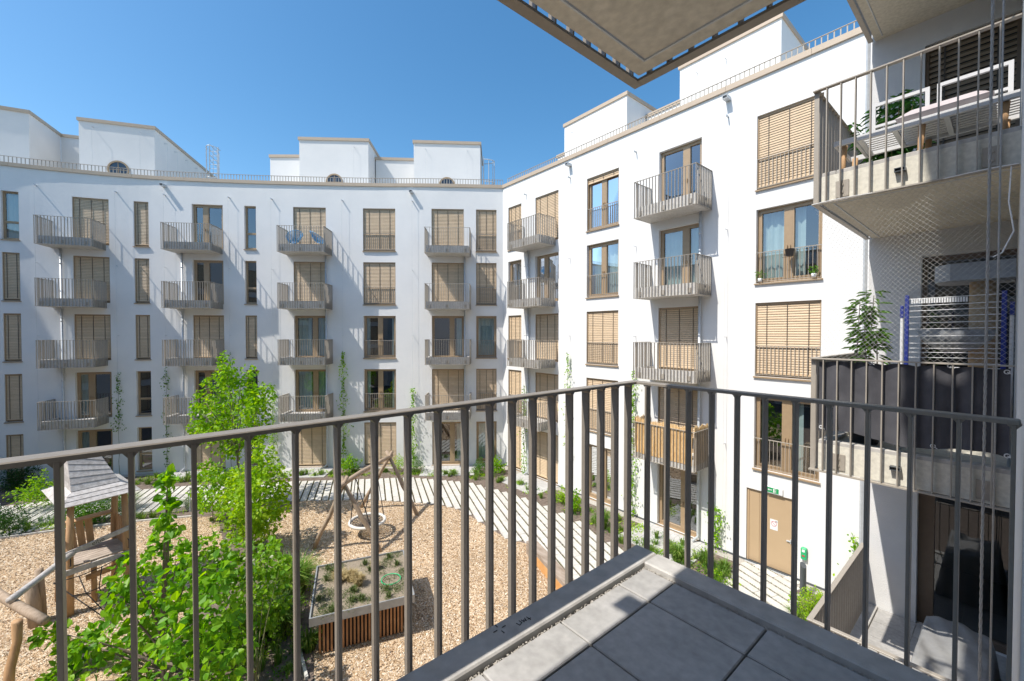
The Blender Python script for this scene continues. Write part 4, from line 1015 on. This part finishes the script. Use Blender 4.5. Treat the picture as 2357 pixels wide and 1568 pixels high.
# planter hut with green roof
zr=1.0; cBL,cBR,cFL,cFR=[Vector(v) for v in ((-11.785,3.0,0),(-11.09,5.16,0),(-9.69,2.3,0),(-9.0,4.46,0))]
sh=thing('garden_hut','low larch slatted hut with a planted green roof inside a zinc rim','garden hut',(cBL+cFR)/2)
ax=(cFR-cFL).normalized(); ay=(cBL-cFL).normalized(); Wx=(cFR-cFL).length; Wy=(cBL-cFL).length
def sp(x,y,z): q=cFL+ax*x+ay*y; return Vector((q.x,q.y,z))
mb=MB()
for (x0,x1,y0,y1) in ((0,Wx,0,.03),(0,Wx,Wy-.03,Wy),(0,.03,.03,Wy-.03),(Wx-.03,Wx,.03,Wy-.03)):
    A0=[sp(x0,y0,0),sp(x1,y0,0),sp(x1,y1,0),sp(x0,y1,0)]; mb.prism([(v.x,v.y) for v in A0],zr-.19,zr)
mb.build('roof_rim',M['rim'],sh)
mb=MB(); A0=[sp(.03,.03,0),sp(Wx-.03,.03,0),sp(Wx-.03,Wy-.03,0),sp(.03,Wy-.03,0)]; mb.prism([(v.x,v.y) for v in A0],zr-.16,zr-.05); mb.build('roof_substrate',M['substrate'],sh)
mb=MB(); ins=.2
for side in range(4):
    n=23
    for k in range(n+1):
        f=ins+(k/n)*((Wx if side%2==0 else Wy)-2*ins)
        p=[sp(f,ins,0),sp(Wx-ins,f,0),sp(f,Wy-ins,0),sp(ins,f,0)][side]; mb.bar((p.x,p.y,.04),(p.x,p.y,zr-.18),.042,.026,up=tuple(ay if side%2==0 else ax))
mb.build('slat_wall',M['slat'],sh)
mb=MB(); A0=[sp(ins+.05,ins+.05,0),sp(Wx-ins-.05,ins+.05,0),sp(Wx-ins-.05,Wy-ins-.05,0),sp(ins+.05,Wy-ins-.05,0)]; mb.prism([(v.x,v.y) for v in A0],.0,zr-.2); mb.build('inner_box',M['dark'],sh)
for nme,x,y,h,r,n in (('broad straw coloured feather grass tuft in the middle of the hut roof',.85,1.25,.30,.20,300),('straw coloured feather grass tuft nearest the front edge of the hut roof',1.02,.98,.32,.19,300),('wide flat straw coloured grass tuft left of the middle of the hut roof',.60,1.38,.24,.24,260),('small straw coloured tuft right of the middle of the hut roof, above the hoop',1.45,1.55,.26,.15,180)):
    mb=MB(); grassclump(mb,sp(x,y,zr-.05),r,h,n); tag(mb.build('feather_grass',M['straw']),nme,'ornamental grass')
mb=MB()
for i in range(75):
    x,y=R.uniform(.15,Wx-.15),R.uniform(.12,Wy-.12)
    if .5<x<1.3 and .8<y<1.6: continue
    for _ in range(30): foliage(mb,sp(x+R.gauss(0,.085),y+R.gauss(0,.085),zr-.02),.05,4,.04,.014,.7)
    if i%4==0: grassclump(mb,sp(x,y,zr-.05),.1,.16,40)
tag(mb.build('sedum',M['sedum']),'low green sedum cushions growing on the hut roof','sedum',kind='stuff')
mb=MB(); mb.torus(onz(900,1333,zr-.01),.235,.013,40,6); tag(mb.build('hoop',M['hoop'],None,None,True),'bright green plastic hoop lying on the planted hut roof','toy hoop')
# timber wall
tm=thing('timber_beam','heavy weathered timber beam edging the wood chips beside the pale path','timber beam',(-8.8,8.5,0))
e0=onz(1211.4,1246,.42); e1=e0+Vector((4.2,-1.30,0)); td=(e1-e0).normalized(); tn=Vector((-td.y,td.x,0))
mb=MB(); 
A0=[e0,e1,e1+tn*.34,e0+tn*.34]; mb.prism([(v.x,v.y) for v in A0],.0,.42); mb.build('beam',M['timber'],tm)
mb=MB(); A1=[e0+td*.35-tn*.006,e1-tn*.006,e1-tn*.001,e0+td*.35-tn*.001]; mb.prism([(v.x,v.y) for v in A1],.0,.30); mb.build('sawn_face',M['timberface'],tm)
# mesh fence at the far left
fn=thing('mesh_fence','low chain link fence with thin posts in front of the far left path','fence',onz(150,1205)); fp=[onz(-60,1228),onz(0,1222),onz(150,1205),onz(300,1190),onz(438,1178)]
mb=MB()
for k,(p,q) in enumerate(zip(fp,fp[1:])):
    L=(q-p).length; n=int(L/.075); h=.75
    for i in range(-10,n):
        for sgn in (0,1):
            f0,f1=(i/n,(i+10)/n); zz0,zz1=(0.05,h) if sgn==0 else (h,.05)
            if f0<0: zz0=zz0+(zz1-zz0)*(-f0)/(f1-f0); f0=0
            if f1>1: zz1=zz0+(zz1-zz0)*(1-f0)/(f1-f0); f1=1
            mb.bar(p.lerp(q,f0)+Vector((0,0,zz0)),p.lerp(q,f1)+Vector((0,0,zz1)),.006,.006)
mb.build('wire_mesh',M['zinc'],fn)
for p in fp[1:]:
    mb=MB(); mb.tube([p,p+Vector((0,0,1.0))],.025,8); mb.build('post',M['zinc'],fn)

# ================================================================== RIGHT WING DETAILS
def flat(name,mesher,m): return mesher.build(name,m)
# exit sign above the door
q=14.1-.05; c=Vector((-4.5,q,2.46)); es=thing('exit_sign','green and white emergency exit sign with an arrow above the brown door','exit sign',c)
mb=MB(); mb.box(-4.72,-4.30,q,14.098,2.37,2.55); mb.build('housing',M['white'],es)
mb=MB(); mb.box(-4.705,-4.40,q-.003,q-.0005,2.385,2.535); mb.build('green_field',M['green'],es)
mb=MB(); y=q-.0065; 
mb.box(-4.66,-4.58,y,y+.002,2.455,2.475); mb.add([(-4.70,y,2.465),(-4.655,y,2.50),(-4.655,y,2.43)],[(0,1,2)]); mb.box(-4.545,-4.515,y,y+.002,2.405,2.515); mb.box(-4.545,-4.475,y,y+.002,2.515,2.525); mb.box(-4.475,-4.468,y,y+.002,2.405,2.525)
mb.tube([(-4.505,y,2.49),(-4.495,y,2.455),(-4.51,y,2.41)],.006,4); mb.tube([(-4.495,y,2.455),(-4.482,y,2.42)],.005,4)
mb.build('pictogram',M['white'],es)
q=14.1+.068; c=Vector((-4.55,q,1.38)); ns=thing('prohibition_sign','white paper sign with a red crossed circle on the brown door','sign',c)
mb=MB(); mb.box(-4.66,-4.45,q-.003,q,1.22,1.54); mb.build('sheet',M['white'],ns)
mb=MB(); ct=Vector((-4.555,q-.006,1.41)); rot=Matrix.Rotation(math.pi/2,3,'X'); mb.torus(ct,.072,.005,28,5,rot); mb.tube([ct+Vector((-.05,0,.05)),ct+Vector((.05,0,-.05))],.0045,5); mb.build('prohibition_mark',M['red'],ns)
mb=MB()
for k in range(4): mb.box(-4.52+k*0,-4.46,q-.004,q-.0032,1.505-k*.012,1.510-k*.012)
mb.build('print_line',M['black'],ns)
eb=thing('emergency_box','green emergency release box mounted on the white wall right of the brown door','emergency box',(-3.74,14.06,.9))
mb=MB(); mb.cbox(-3.81,-3.67,13.99,14.098,.72,1.04,.015); mb.build('housing',M['hoop'],eb)
mb=MB(); mb.box(-3.775,-3.705,13.984,13.9895,.93,1.0); mb.cur=1; mb.box(-3.775,-3.705,13.984,13.9895,.80,.84); mb.build('label',[M['white'],M['red']],eb)
bl=thing('bollard_lamp','grey cylindrical bollard with a slanted top near the brown door','bollard',onz(1848,1372)); bp=onz(1848,1372)
mb=MB(); n=20; vs=[]
for z in (0,1):
    for k in range(n):
        an=2*math.pi*k/n; vs.append((bp.x+.075*math.cos(an),bp.y+.075*math.sin(an),0 if z==0 else .86-.05*math.cos(an+.7)))
mb.add(vs,[(k,(k+1)%n,n+(k+1)%n,n+k) for k in range(n)]+[tuple(range(n,2*n))]); mb.build('column',M['bollard'],bl,None,False)
# reed screen on the low balcony of the right wing
x0,x1=-8.68,-6.58; yq=14.1-1.03-.012; zb,zt=2.88+.02,2.88+1.27
rs=thing('reed_screen','orange reed cane screen tied inside the railing of the lowest balcony on the right wing','privacy screen',((x0+x1)/2,yq,zb))
mb=MB()
def reeds(p,q,n):
    for i in range(n):
        f=(i+.5)/n; b=Vector(p).lerp(Vector(q),f); top=zt+.03*math.sin(f*14)+.02*math.sin(f*37)+R.uniform(-.03,.03); mb.tube([(b.x,b.y,zb+R.uniform(0,.02)),(b.x+R.uniform(-.01,.01),b.y,top)],.0085,4)
reeds((x0,yq,0),(x1,yq,0),150); mb.build('front_mat',M['reed'],rs); mb=MB()
reeds((x1+.055,yq+.03,0),(x1+.055,14.05,0),64); mb.build('side_mat',M['reed'],rs); mb=MB(); reeds((x0-.055,yq+.03,0),(x0-.055,14.05,0),64); mb.build('side_mat',M['reed'],rs)
# pots on the french window
hp=thing('hanging_pot','dark flower pot hung on the railing of the curtained window beside the cat net','flower pot',(-4.2,13.99,9.75))
pc=ony(1818,583,13.98); mb=MB(); mb.lathe([(.0,0),(.09,0),(.12,.2),(.125,.2),(.10,.2),(.095,.16),(0,.16)],16,(pc.x,13.96,pc.z-.08)); mb.build('pot',M['terracotta'],hp,None,True)
mb=MB(); mb.tube([(pc.x-.2,13.98,pc.z+.02),(pc.x-.2,13.98,pc.z-.1),(pc.x+.2,13.98,pc.z-.1),(pc.x+.2,13.98,pc.z+.02)],.006,5); mb.build('wire_holder',M['cord'],hp)
for k,(u,lb) in enumerate(((1748,'small white pot plant at the left end of the sill of the curtained window'),(1872,'small white pot plant at the right end of the sill of the curtained window'))):
    pc=ony(u,630,14.0); t=thing('potted_plant',lb,'pot plant',(pc.x,14.04,FL[3]+.16)); mb=MB(); mb.lathe([(0,0),(.05,0),(.065,.11),(.055,.11),(.05,.09),(0,.09)],12,(pc.x,14.05,FL[3]+.16)); mb.build('pot',M['white'],t,None,True)
    mb=MB(); foliage(mb,Vector((pc.x,14.04,FL[3]+.40)),.11,50,.08,.03); mb.build('foliage',M['leaf_vine'],t)
# blue woven chairs on the top middle balcony of the curved block
sC=(near_s(pA,-23.924,4.436)+near_s(pA,-22.543,6.288))/2; mC,_=frame_matrix(pA,sC-1,sC+1,FL[4]+.14)
def chair(label,x,y,rz):
    m=mC@Matrix.Translation((x,y,0))@Matrix.Rotation(rz,4,'Z'); c=m@Vector((0,0,0)); t=thing('woven_chair',label,'chair',c,'blue cord chairs on the balcony'); mb=MB()
    top=[Vector((.40*math.cos(k*math.pi/14),.36*math.sin(k*math.pi/14)*1.0,.62+.22*math.sin(k*math.pi/14))) for k in range(29)]
    bot=[Vector((.15*math.cos(k*math.pi/14),-.05+.14*math.sin(k*math.pi/14),.30+.03*math.sin(k*math.pi/14))) for k in range(29)]
    mb.tube([m@p for p in top],.016,6); mb.tube([m@p for p in bot],.012,6)
    for k in range(28):
        for h in (0,.5):
            p=top[k].lerp(top[k+1],h); q_=bot[k].lerp(bot[k+1],h); mid=p.lerp(q_,.55)+Vector((0,0,-.07)); mb.tube([m@p,m@mid,m@q_],.011,4)
    mb.build('seat_shell',M['chairblue'],t); mb=MB()
    for sx,sy in ((-.26,-.24),(.26,-.24),(0,.28)): mb.tube([m@Vector((sx*.5,sy*.5,.31)),m@Vector((sx,sy,0))],.011,5)
    mb.build('leg_frame',M['rope'],t)
chair('blue woven cord chair on the left of the topmost balcony facing right',.55,.52,.9); chair('blue woven cord chair on the right of the topmost balcony tilted towards its twin',-.60,.50,-1.2)

# ================================================================== THINGS ON THE NEIGHBOURING BALCONIES
# black fabric behind the balusters of the cat balcony
fs=MB(); n=120; F2=FL[2]; zt_,zb_=F2+1.165,F2+.40
for i in range(n+1):
    f=i/n; x=-1.33+1.33*f; k=abs(math.sin((x+1.284)/.119*math.pi/2)); y=5.456-.034*k**1.6
    for j in range(7):
        z=zt_+(zb_-zt_)*j/6+(.03*math.sin(f*9) if j==6 else 0)-.02*(1-k)*(j==0); fs.v.append((x,y-.008*math.sin(j*2+f*40)*k,z))
for i in range(n):
    for j in range(6): fs.f.append([i*7+j,i*7+j+1,(i+1)*7+j+1,(i+1)*7+j]); fs.mi.append(0)
pf=thing('privacy_fabric','black fabric screen tied behind the balusters under the cat net','privacy screen',(-.65,5.45,zb_))
fs.build('fabric',M['fabric'],pf,None,True)
mb=MB()
for i in range(41):
    y=5.45+2.5*i/40
    for j in (0,1): mb.v.append((-1.338,y,F2+1.1-.62*j))
for i in range(40): mb.f.append([2*i,2*i+1,2*i+3,2*i+2]); mb.mi.append(0)
mb.build('fabric',M['fabric'],pf)
mb=MB()
for x,z in ((-1.30,zb_+.05),(-.45,zb_+.02),(-.01,zb_+.03),(-.02,zt_-.03),(-.9,zt_),(-.35,zt_)): mb=MB(); mb.torus((x,5.415,z),.016,.004,12,5,Matrix.Rotation(math.pi/2,3,'X')); mb.tube([(x,5.415,z),(x+.03,5.41,z-.02)],.003,4); mb.build('tie',M['white'],pf)
# net
nt_=thing('safety_net','thin pale cat net stretched from the upper slab to the fabric clad railing','net',(-.65,5.4,F2+1.19))
mb=MB(); Z0,Z1=F2+1.20,FL[3]-.03; NX,NZ=30,34
def netp(a,b):
    x=-1.40+1.42*a; z=Z0+(Z1-Z0)*b; sag=.28*math.sin(math.pi*b)*math.exp(-((a-.25)/.45)**2)+.04*math.sin(a*9)*math.sin(b*5)
    return Vector((x+.16*math.sin(math.pi*b)*math.exp(-(a/.28)**2)*1.0,5.40+sag,z))
for i in range(-NZ,NX+1):
    for sg in (0,1):
        pts=[]
        for k in range(NZ+1):
            aa=(i+k)/NX; bb=k/NZ
            if 0<=aa<=1: pts.append(netp(aa if sg==0 else 1-aa,bb))
        if len(pts)>1: mb.tube(pts,.0009,3,False)
mb.build('mesh',M['net'],nt_)
mb=MB(); mb.tube([netp(a/20,1)+Vector((0,-.01,0)) for a in range(21)],.004,4); mb.tube([(-.02,5.40,Z1),(-.03,5.36,Z1-.3),(.0,5.35,Z1-.55),(-.06,5.33,Z1-.72),(-.11,5.33,Z1-.75)],.005,5); mb.tube([(-.93,5.40,F2-.03),(-.90,5.38,F2-.12),(-.885,5.38,F2-.22)],.004,5); mb.build('cord',M['white'],nt_)
# cat tree
ct=thing('cat_tree','cat tree with a tan post, a grey felt top platform and a gathered grey hammock','cat tree',(-.2,6.8,F2+.27))
mb=MB(); mb.lathe([(.0,0),(.105,0),(.105,1.75)],24,(-.2,6.8,F2+.27)); mb.build('post',M['carpet'],ct,None,True)
mb=MB(); mb.prism([(-.56,6.62),(-.43,6.45),(.02,6.45),(.02,7.15),(-.43,7.15),(-.56,7.0)],F2+2.02,F2+2.20); mb.build('platform',M['greyfelt'],ct)
mb=MB(); prof=[]; vs=[]; nn_=64
for j in range(9):
    t=j/8; r=.29*math.cos(t*math.pi/2)**.55 if j<8 else .02
    for k in range(nn_):
        an=2*math.pi*k/nn_; w=1+.05*math.sin(an*13)*(1-t)*(1 if j>0 else .3); vs.append((-.40+r*w*math.cos(an),6.62+r*w*math.sin(an),F2+1.50-.26*t+.012*math.sin(an*9)*(j==1)))
mb.add(vs,[(j*nn_+k,j*nn_+(k+1)%nn_,(j+1)*nn_+(k+1)%nn_,(j+1)*nn_+k) for j in range(8) for k in range(nn_)]); mb.build('hammock',M['greyfelt'],ct,None,True)
mb=MB(); mb.box(-.55,.02,6.4,7.2,F2+.27,F2+.33); mb.build('base',M['carpet'],ct)
# drying rack folded upright
dr_=thing('drying_rack','folded clothes drying rack with white wires between blue side rails','drying rack',(-.35,5.72,F2+.27)); y=5.72
for x in (-.675,-.045):
    mb=MB(); mb.cbox(x-.016,x+.016,y-.015,y+.015,F2+.5,F2+1.84,.005); mb.build('side_rail',M['blue'],dr_)
mb=MB()
for z in (.62,.70,.78,.86,.94,.99,1.04,1.08,1.13,1.17,1.22,1.27,1.31,1.36,1.43,1.50,1.56,1.62,1.68,1.73,1.80): mb.tube([(-.66,y,F2+z),(-.06,y,F2+z+.012)],.0032,5)
mb.build('wire',M['white'],dr_); mb=MB()
for x in (-.715,.0): mb.tube([(x,y+.03,F2+.27),(x,y+.03,F2+1.64)],.013,8)
mb.build('leg',M['white'],dr_); mb=MB()
for x in (-.715,.0): mb.cbox(x-.014,x+.014,y+.012,y+.045,F2+1.62,F2+1.74,.003)
mb.build('cap',M['blue'],dr_); mb=MB()
for k in range(22): mb.box(-.645+k*.0175,-.633+k*.0175,y-.006,y+.006,F2+1.755,F2+1.80)
mb.build('peg_strip',M['white'],dr_)
# tall potted plant
pp=thing('potted_plant','tall thin stemmed pot plant with leaf tuft standing behind the fabric railing','pot plant',(-1.02,5.85,F2+.27)); b=Vector((-1.02,5.85,F2+.27))
mb=MB(); mb.lathe([(0,0),(.12,0),(.15,.26),(.155,.26),(.13,.26),(.125,.22),(0,.22)],18,tuple(b)); mb.build('pot',M['terracotta'],pp,None,True)
fm=MB(); wm=MB()
for k,(ox,oy,h) in enumerate(((-.03,.0,1.52),(.04,.03,1.60),(.0,-.04,1.38),(.06,.0,1.2))):
    top=b+Vector((ox*1.6,oy,h)); wm.tube([b+Vector((ox*.3,oy*.3,.2)),b+Vector((ox+.03*(k-1.5),oy,.8)),top],[.008,.007,.004],5)
    for i in range(90):
        z=R.uniform(.55 if i%4==0 else 1.05,1.05 if i%4==0 else h+.05); o=b+Vector((ox*1.3,oy,z)); an=R.uniform(0,6.28); d=Vector((math.cos(an),math.sin(an),-.15+R.uniform(-.4,.3))); leaf(fm,o+d*.03,d,Vector((0,0,1))+rv()*.3,R.uniform(.08,.15),.046)
fm.build('foliage',M['leaf_vine'],pp); wm.build('stem',M['bark'],pp)
# upper balcony: bench, plant
F3=FL[3]; zf=F3+.265
gb=thing('garden_bench','white slatted metal bench with wooden end shelf and two square back frames','bench',(-.55,6.1,zf))
mb=MB(); zs=zf+.43
mb.box(-1.10,.02,5.78,5.82,zs-.03,zs+.03); mb.box(-1.10,.02,6.36,6.40,zs-.03,zs+.03)
for k in range(7): mb.box(-1.10,.02,5.86+k*.07,5.895+k*.07,zs-.005,zs+.012)
for x in (-1.10,-.82,-.45,-.1): mb.box(x,x+.04,5.82,6.36,zs-.03,zs-.006)
mb.build('seat',M['benchwhite'],gb)
for x0,x1 in ((-1.08,-.60),(-.545,-.02)):
    mb=MB(); y0,y1=6.36,6.395
    mb.box(x0,x0+.035,y0,y1,zs+.03,zs+.55); mb.box(x1-.035,x1,y0,y1,zs+.03,zs+.55); mb.box(x0+.035,x1-.035,y0,y1,zs+.515,zs+.55); mb.box(x0+.035,x1-.035,y0,y1,zs+.27,zs+.30); mb.build('back_frame',M['benchwhite'],gb)
mb=MB(); mb.box(-1.30,-1.11,5.76,5.785,zs-.035,zs+.02); mb.box(-1.30,-1.11,6.40,6.425,zs-.035,zs+.02); mb.box(-1.30,-1.275,5.785,6.40,zs-.035,zs+.02); mb.box(-1.135,-1.11,5.785,6.40,zs-.035,zs+.02); sv=mb.build('end_shelf',M['benchwhite'],gb); mb=MB()
for k in range(5): mb.box(-1.273,-1.137,5.788+k*.122,5.905+k*.122,zs-.025,zs+.022)
sub('wood_top',mb.mesh('wood_top',M['freshwood']),gb)
for x,y in ((-1.22,5.84),(-1.22,6.34),(-.06,5.84),(-.06,6.34),(-.6,5.84),(-.6,6.34)):
    mb=MB(); mb.tube([(x,y,zs-.03),(x-.02,y,zf)],[.028,.018],10); mb.build('leg',M['slat'] if False else M['freshwood'],gb,None,True)
mb=MB(); 
def pillow(mb,x0,x1,y0,y1,z0,h):
    n=12; vs=[]
    for i in range(n+1):
        for j in range(n+1):
            u,v=i/n,j/n; w=max(0,min(1,6*min(u,1-u)))**.5*max(0,min(1,6*min(v,1-v)))**.5; vs.append((x0+(x1-x0)*u,y0+(y1-y0)*v,z0+h/2+h/2*w))
    m_=len(vs); vs+=[(x,y,2*z0+h-z) for x,y,z in vs]
    fs=[(i*(n+1)+j,(i+1)*(n+1)+j,(i+1)*(n+1)+j+1,i*(n+1)+j+1) for i in range(n) for j in range(n)]
    mb.add(vs,fs+[tuple(m_+k for k in f[::-1]) for f in fs])
pillow(mb,-.80,-.13,5.80,6.38,zs+.012,.16); tag(mb.build('seat_cushion',M['cushion'],None,None,True),'pinkish grey seat cushion lying on the white bench','cushion')
bp_=thing('potted_plant','bushy dark bamboo in a pot behind the white bench','pot plant',(-.93,6.8,zf)); b=Vector((-.93,6.8,zf))
mb=MB(); mb.lathe([(0,0),(.15,0),(.18,.3),(.185,.3),(.16,.3),(.155,.26),(0,.26)],18,tuple(b)); mb.build('pot',M['terracotta'],bp_,None,True)
fm=MB(); wm=MB()
for k in range(26):
    an=R.uniform(0,6.28); q=R.uniform(.02,.33); h=R.uniform(.6,1.12); top=b+Vector((math.cos(an)*q*1.2,math.sin(an)*q,h)); wm.tube([b+Vector((math.cos(an)*q*.3,math.sin(an)*q*.3,.25)),top],[.006,.003],5)
    for i in range(64):
        f=R.uniform(.05,1.05); o=(b+Vector((0,0,.25))).lerp(top,f); an2=R.uniform(0,6.28); leaf(fm,o,Vector((math.cos(an2),math.sin(an2),R.uniform(-.7,.35))),Vector((0,0,1))+rv()*.4,R.uniform(.09,.18),.026)
fm.build('foliage',M['bamboo'],bp_); wm.build('stem',M['stem'],bp_)
# wall lamp like drain outlets on the bands of the neighbours
for k in (2,3):
    mb=MB(); z=FL[k]+.13; mb.box(-.745,-.665,5.395,5.459,z,z+.006); mb.box(-.745,-.739,5.395,5.459,z+.006,z+.03); mb.box(-.671,-.665,5.395,5.459,z+.006,z+.03); mb.box(-.745,-.665,5.395,5.459,z+.03,z+.036); mb.build('drain_spout',M['bollard'],Cb[k])
# covered furniture on the lowest neighbouring balcony
zf=FL[1]+.265
cv=thing('covered_furniture','grey sheet cover draped over garden furniture on the lowest neighbouring balcony','covered furniture',(-.35,6.5,zf))
mb=MB(); n=26; vs=[]
for i in range(n+1):
    for j in range(n+1):
        u,v=i/n*2-1,j/n*2-1; r=max(abs(u),abs(v)); k=min(1,max(0,(1-r)/.22)); k=k*k*(3-2*k); x=-.36+.36*u*(1.0-.06*k)+.01*math.sin(v*17)*(1-k); y=6.55+.75*v*(1-.05*k)+.012*math.sin(u*19+v*3)*(1-k); vs.append((x,y,zf+.03+.62*k+.03*math.sin(u*3+v*2.2)*k+.012*math.sin(u*11+v*9)))
mb.add(vs,[(i*(n+1)+j,(i+1)*(n+1)+j,(i+1)*(n+1)+j+1,i*(n+1)+j+1) for i in range(n) for j in range(n)]); mb.build('sheet',M['cover'],cv,None,True)
for k in (1,):
    mb=MB()
    for i in range(4):
        for j in range(6): x0,y0=-1.2+i*.405,5.6+j*.405; mb.box(x0,min(x0+.40,.02),y0,y0+.40,FL[1]+.2655,FL[1]+.285)
    mb.build('paving',M['tile'],Cb[1])

# ================================================================== LIGHT, SKY, CAMERA
Ld=Vector((.200,.983,-1.42)).normalized()
sun=bpy.data.lights.new('sun','SUN'); sun.energy=4.1; sun.angle=math.radians(.53); sun.color=(1,.945,.865)
so=bpy.data.objects.new('sun',sun); col.objects.link(so); so.rotation_euler=Ld.to_track_quat('-Z','Y').to_euler(); so.location=(0,0,40)
w=bpy.data.worlds.new('World'); sc.world=w; w.use_nodes=True; nt=w.node_tree; bg=nt.nodes['Background']
sky=nt.nodes.new('ShaderNodeTexSky'); sky.sky_type='NISHITA'; sky.sun_disc=False; sky.sun_elevation=math.asin(-Ld.z)
sky.sun_rotation=math.atan2(-Ld.x,-Ld.y); sky.altitude=300; sky.air_density=1.0; sky.dust_density=1.2; sky.ozone_density=.8
hs=nt.nodes.new('ShaderNodeHueSaturation'); hs.inputs['Saturation'].default_value=1.32; hs.inputs['Hue'].default_value=.492; nt.links.new(sky.outputs[0],hs.inputs['Color']); nt.links.new(hs.outputs[0],bg.inputs[0]); bg.inputs[1].default_value=.15
cam=bpy.data.cameras.new('camera'); cam.sensor_width=36; cam.lens=F/2357*36; cam.clip_start=.01; cam.clip_end=500
co=bpy.data.objects.new('camera',cam); col.objects.link(co); co.location=(0,0,EYE); co.rotation_euler=(math.pi/2-TH,0,math.asin(CC)); sc.camera=co
sc.view_settings.view_transform='Standard'; sc.view_settings.look='None'; sc.view_settings.exposure=.48; sc.view_settings.gamma=1
sc.render.engine='CYCLES'; sc.cycles.max_bounces=8; sc.cycles.diffuse_bounces=2; sc.cycles.transparent_max_bounces=16
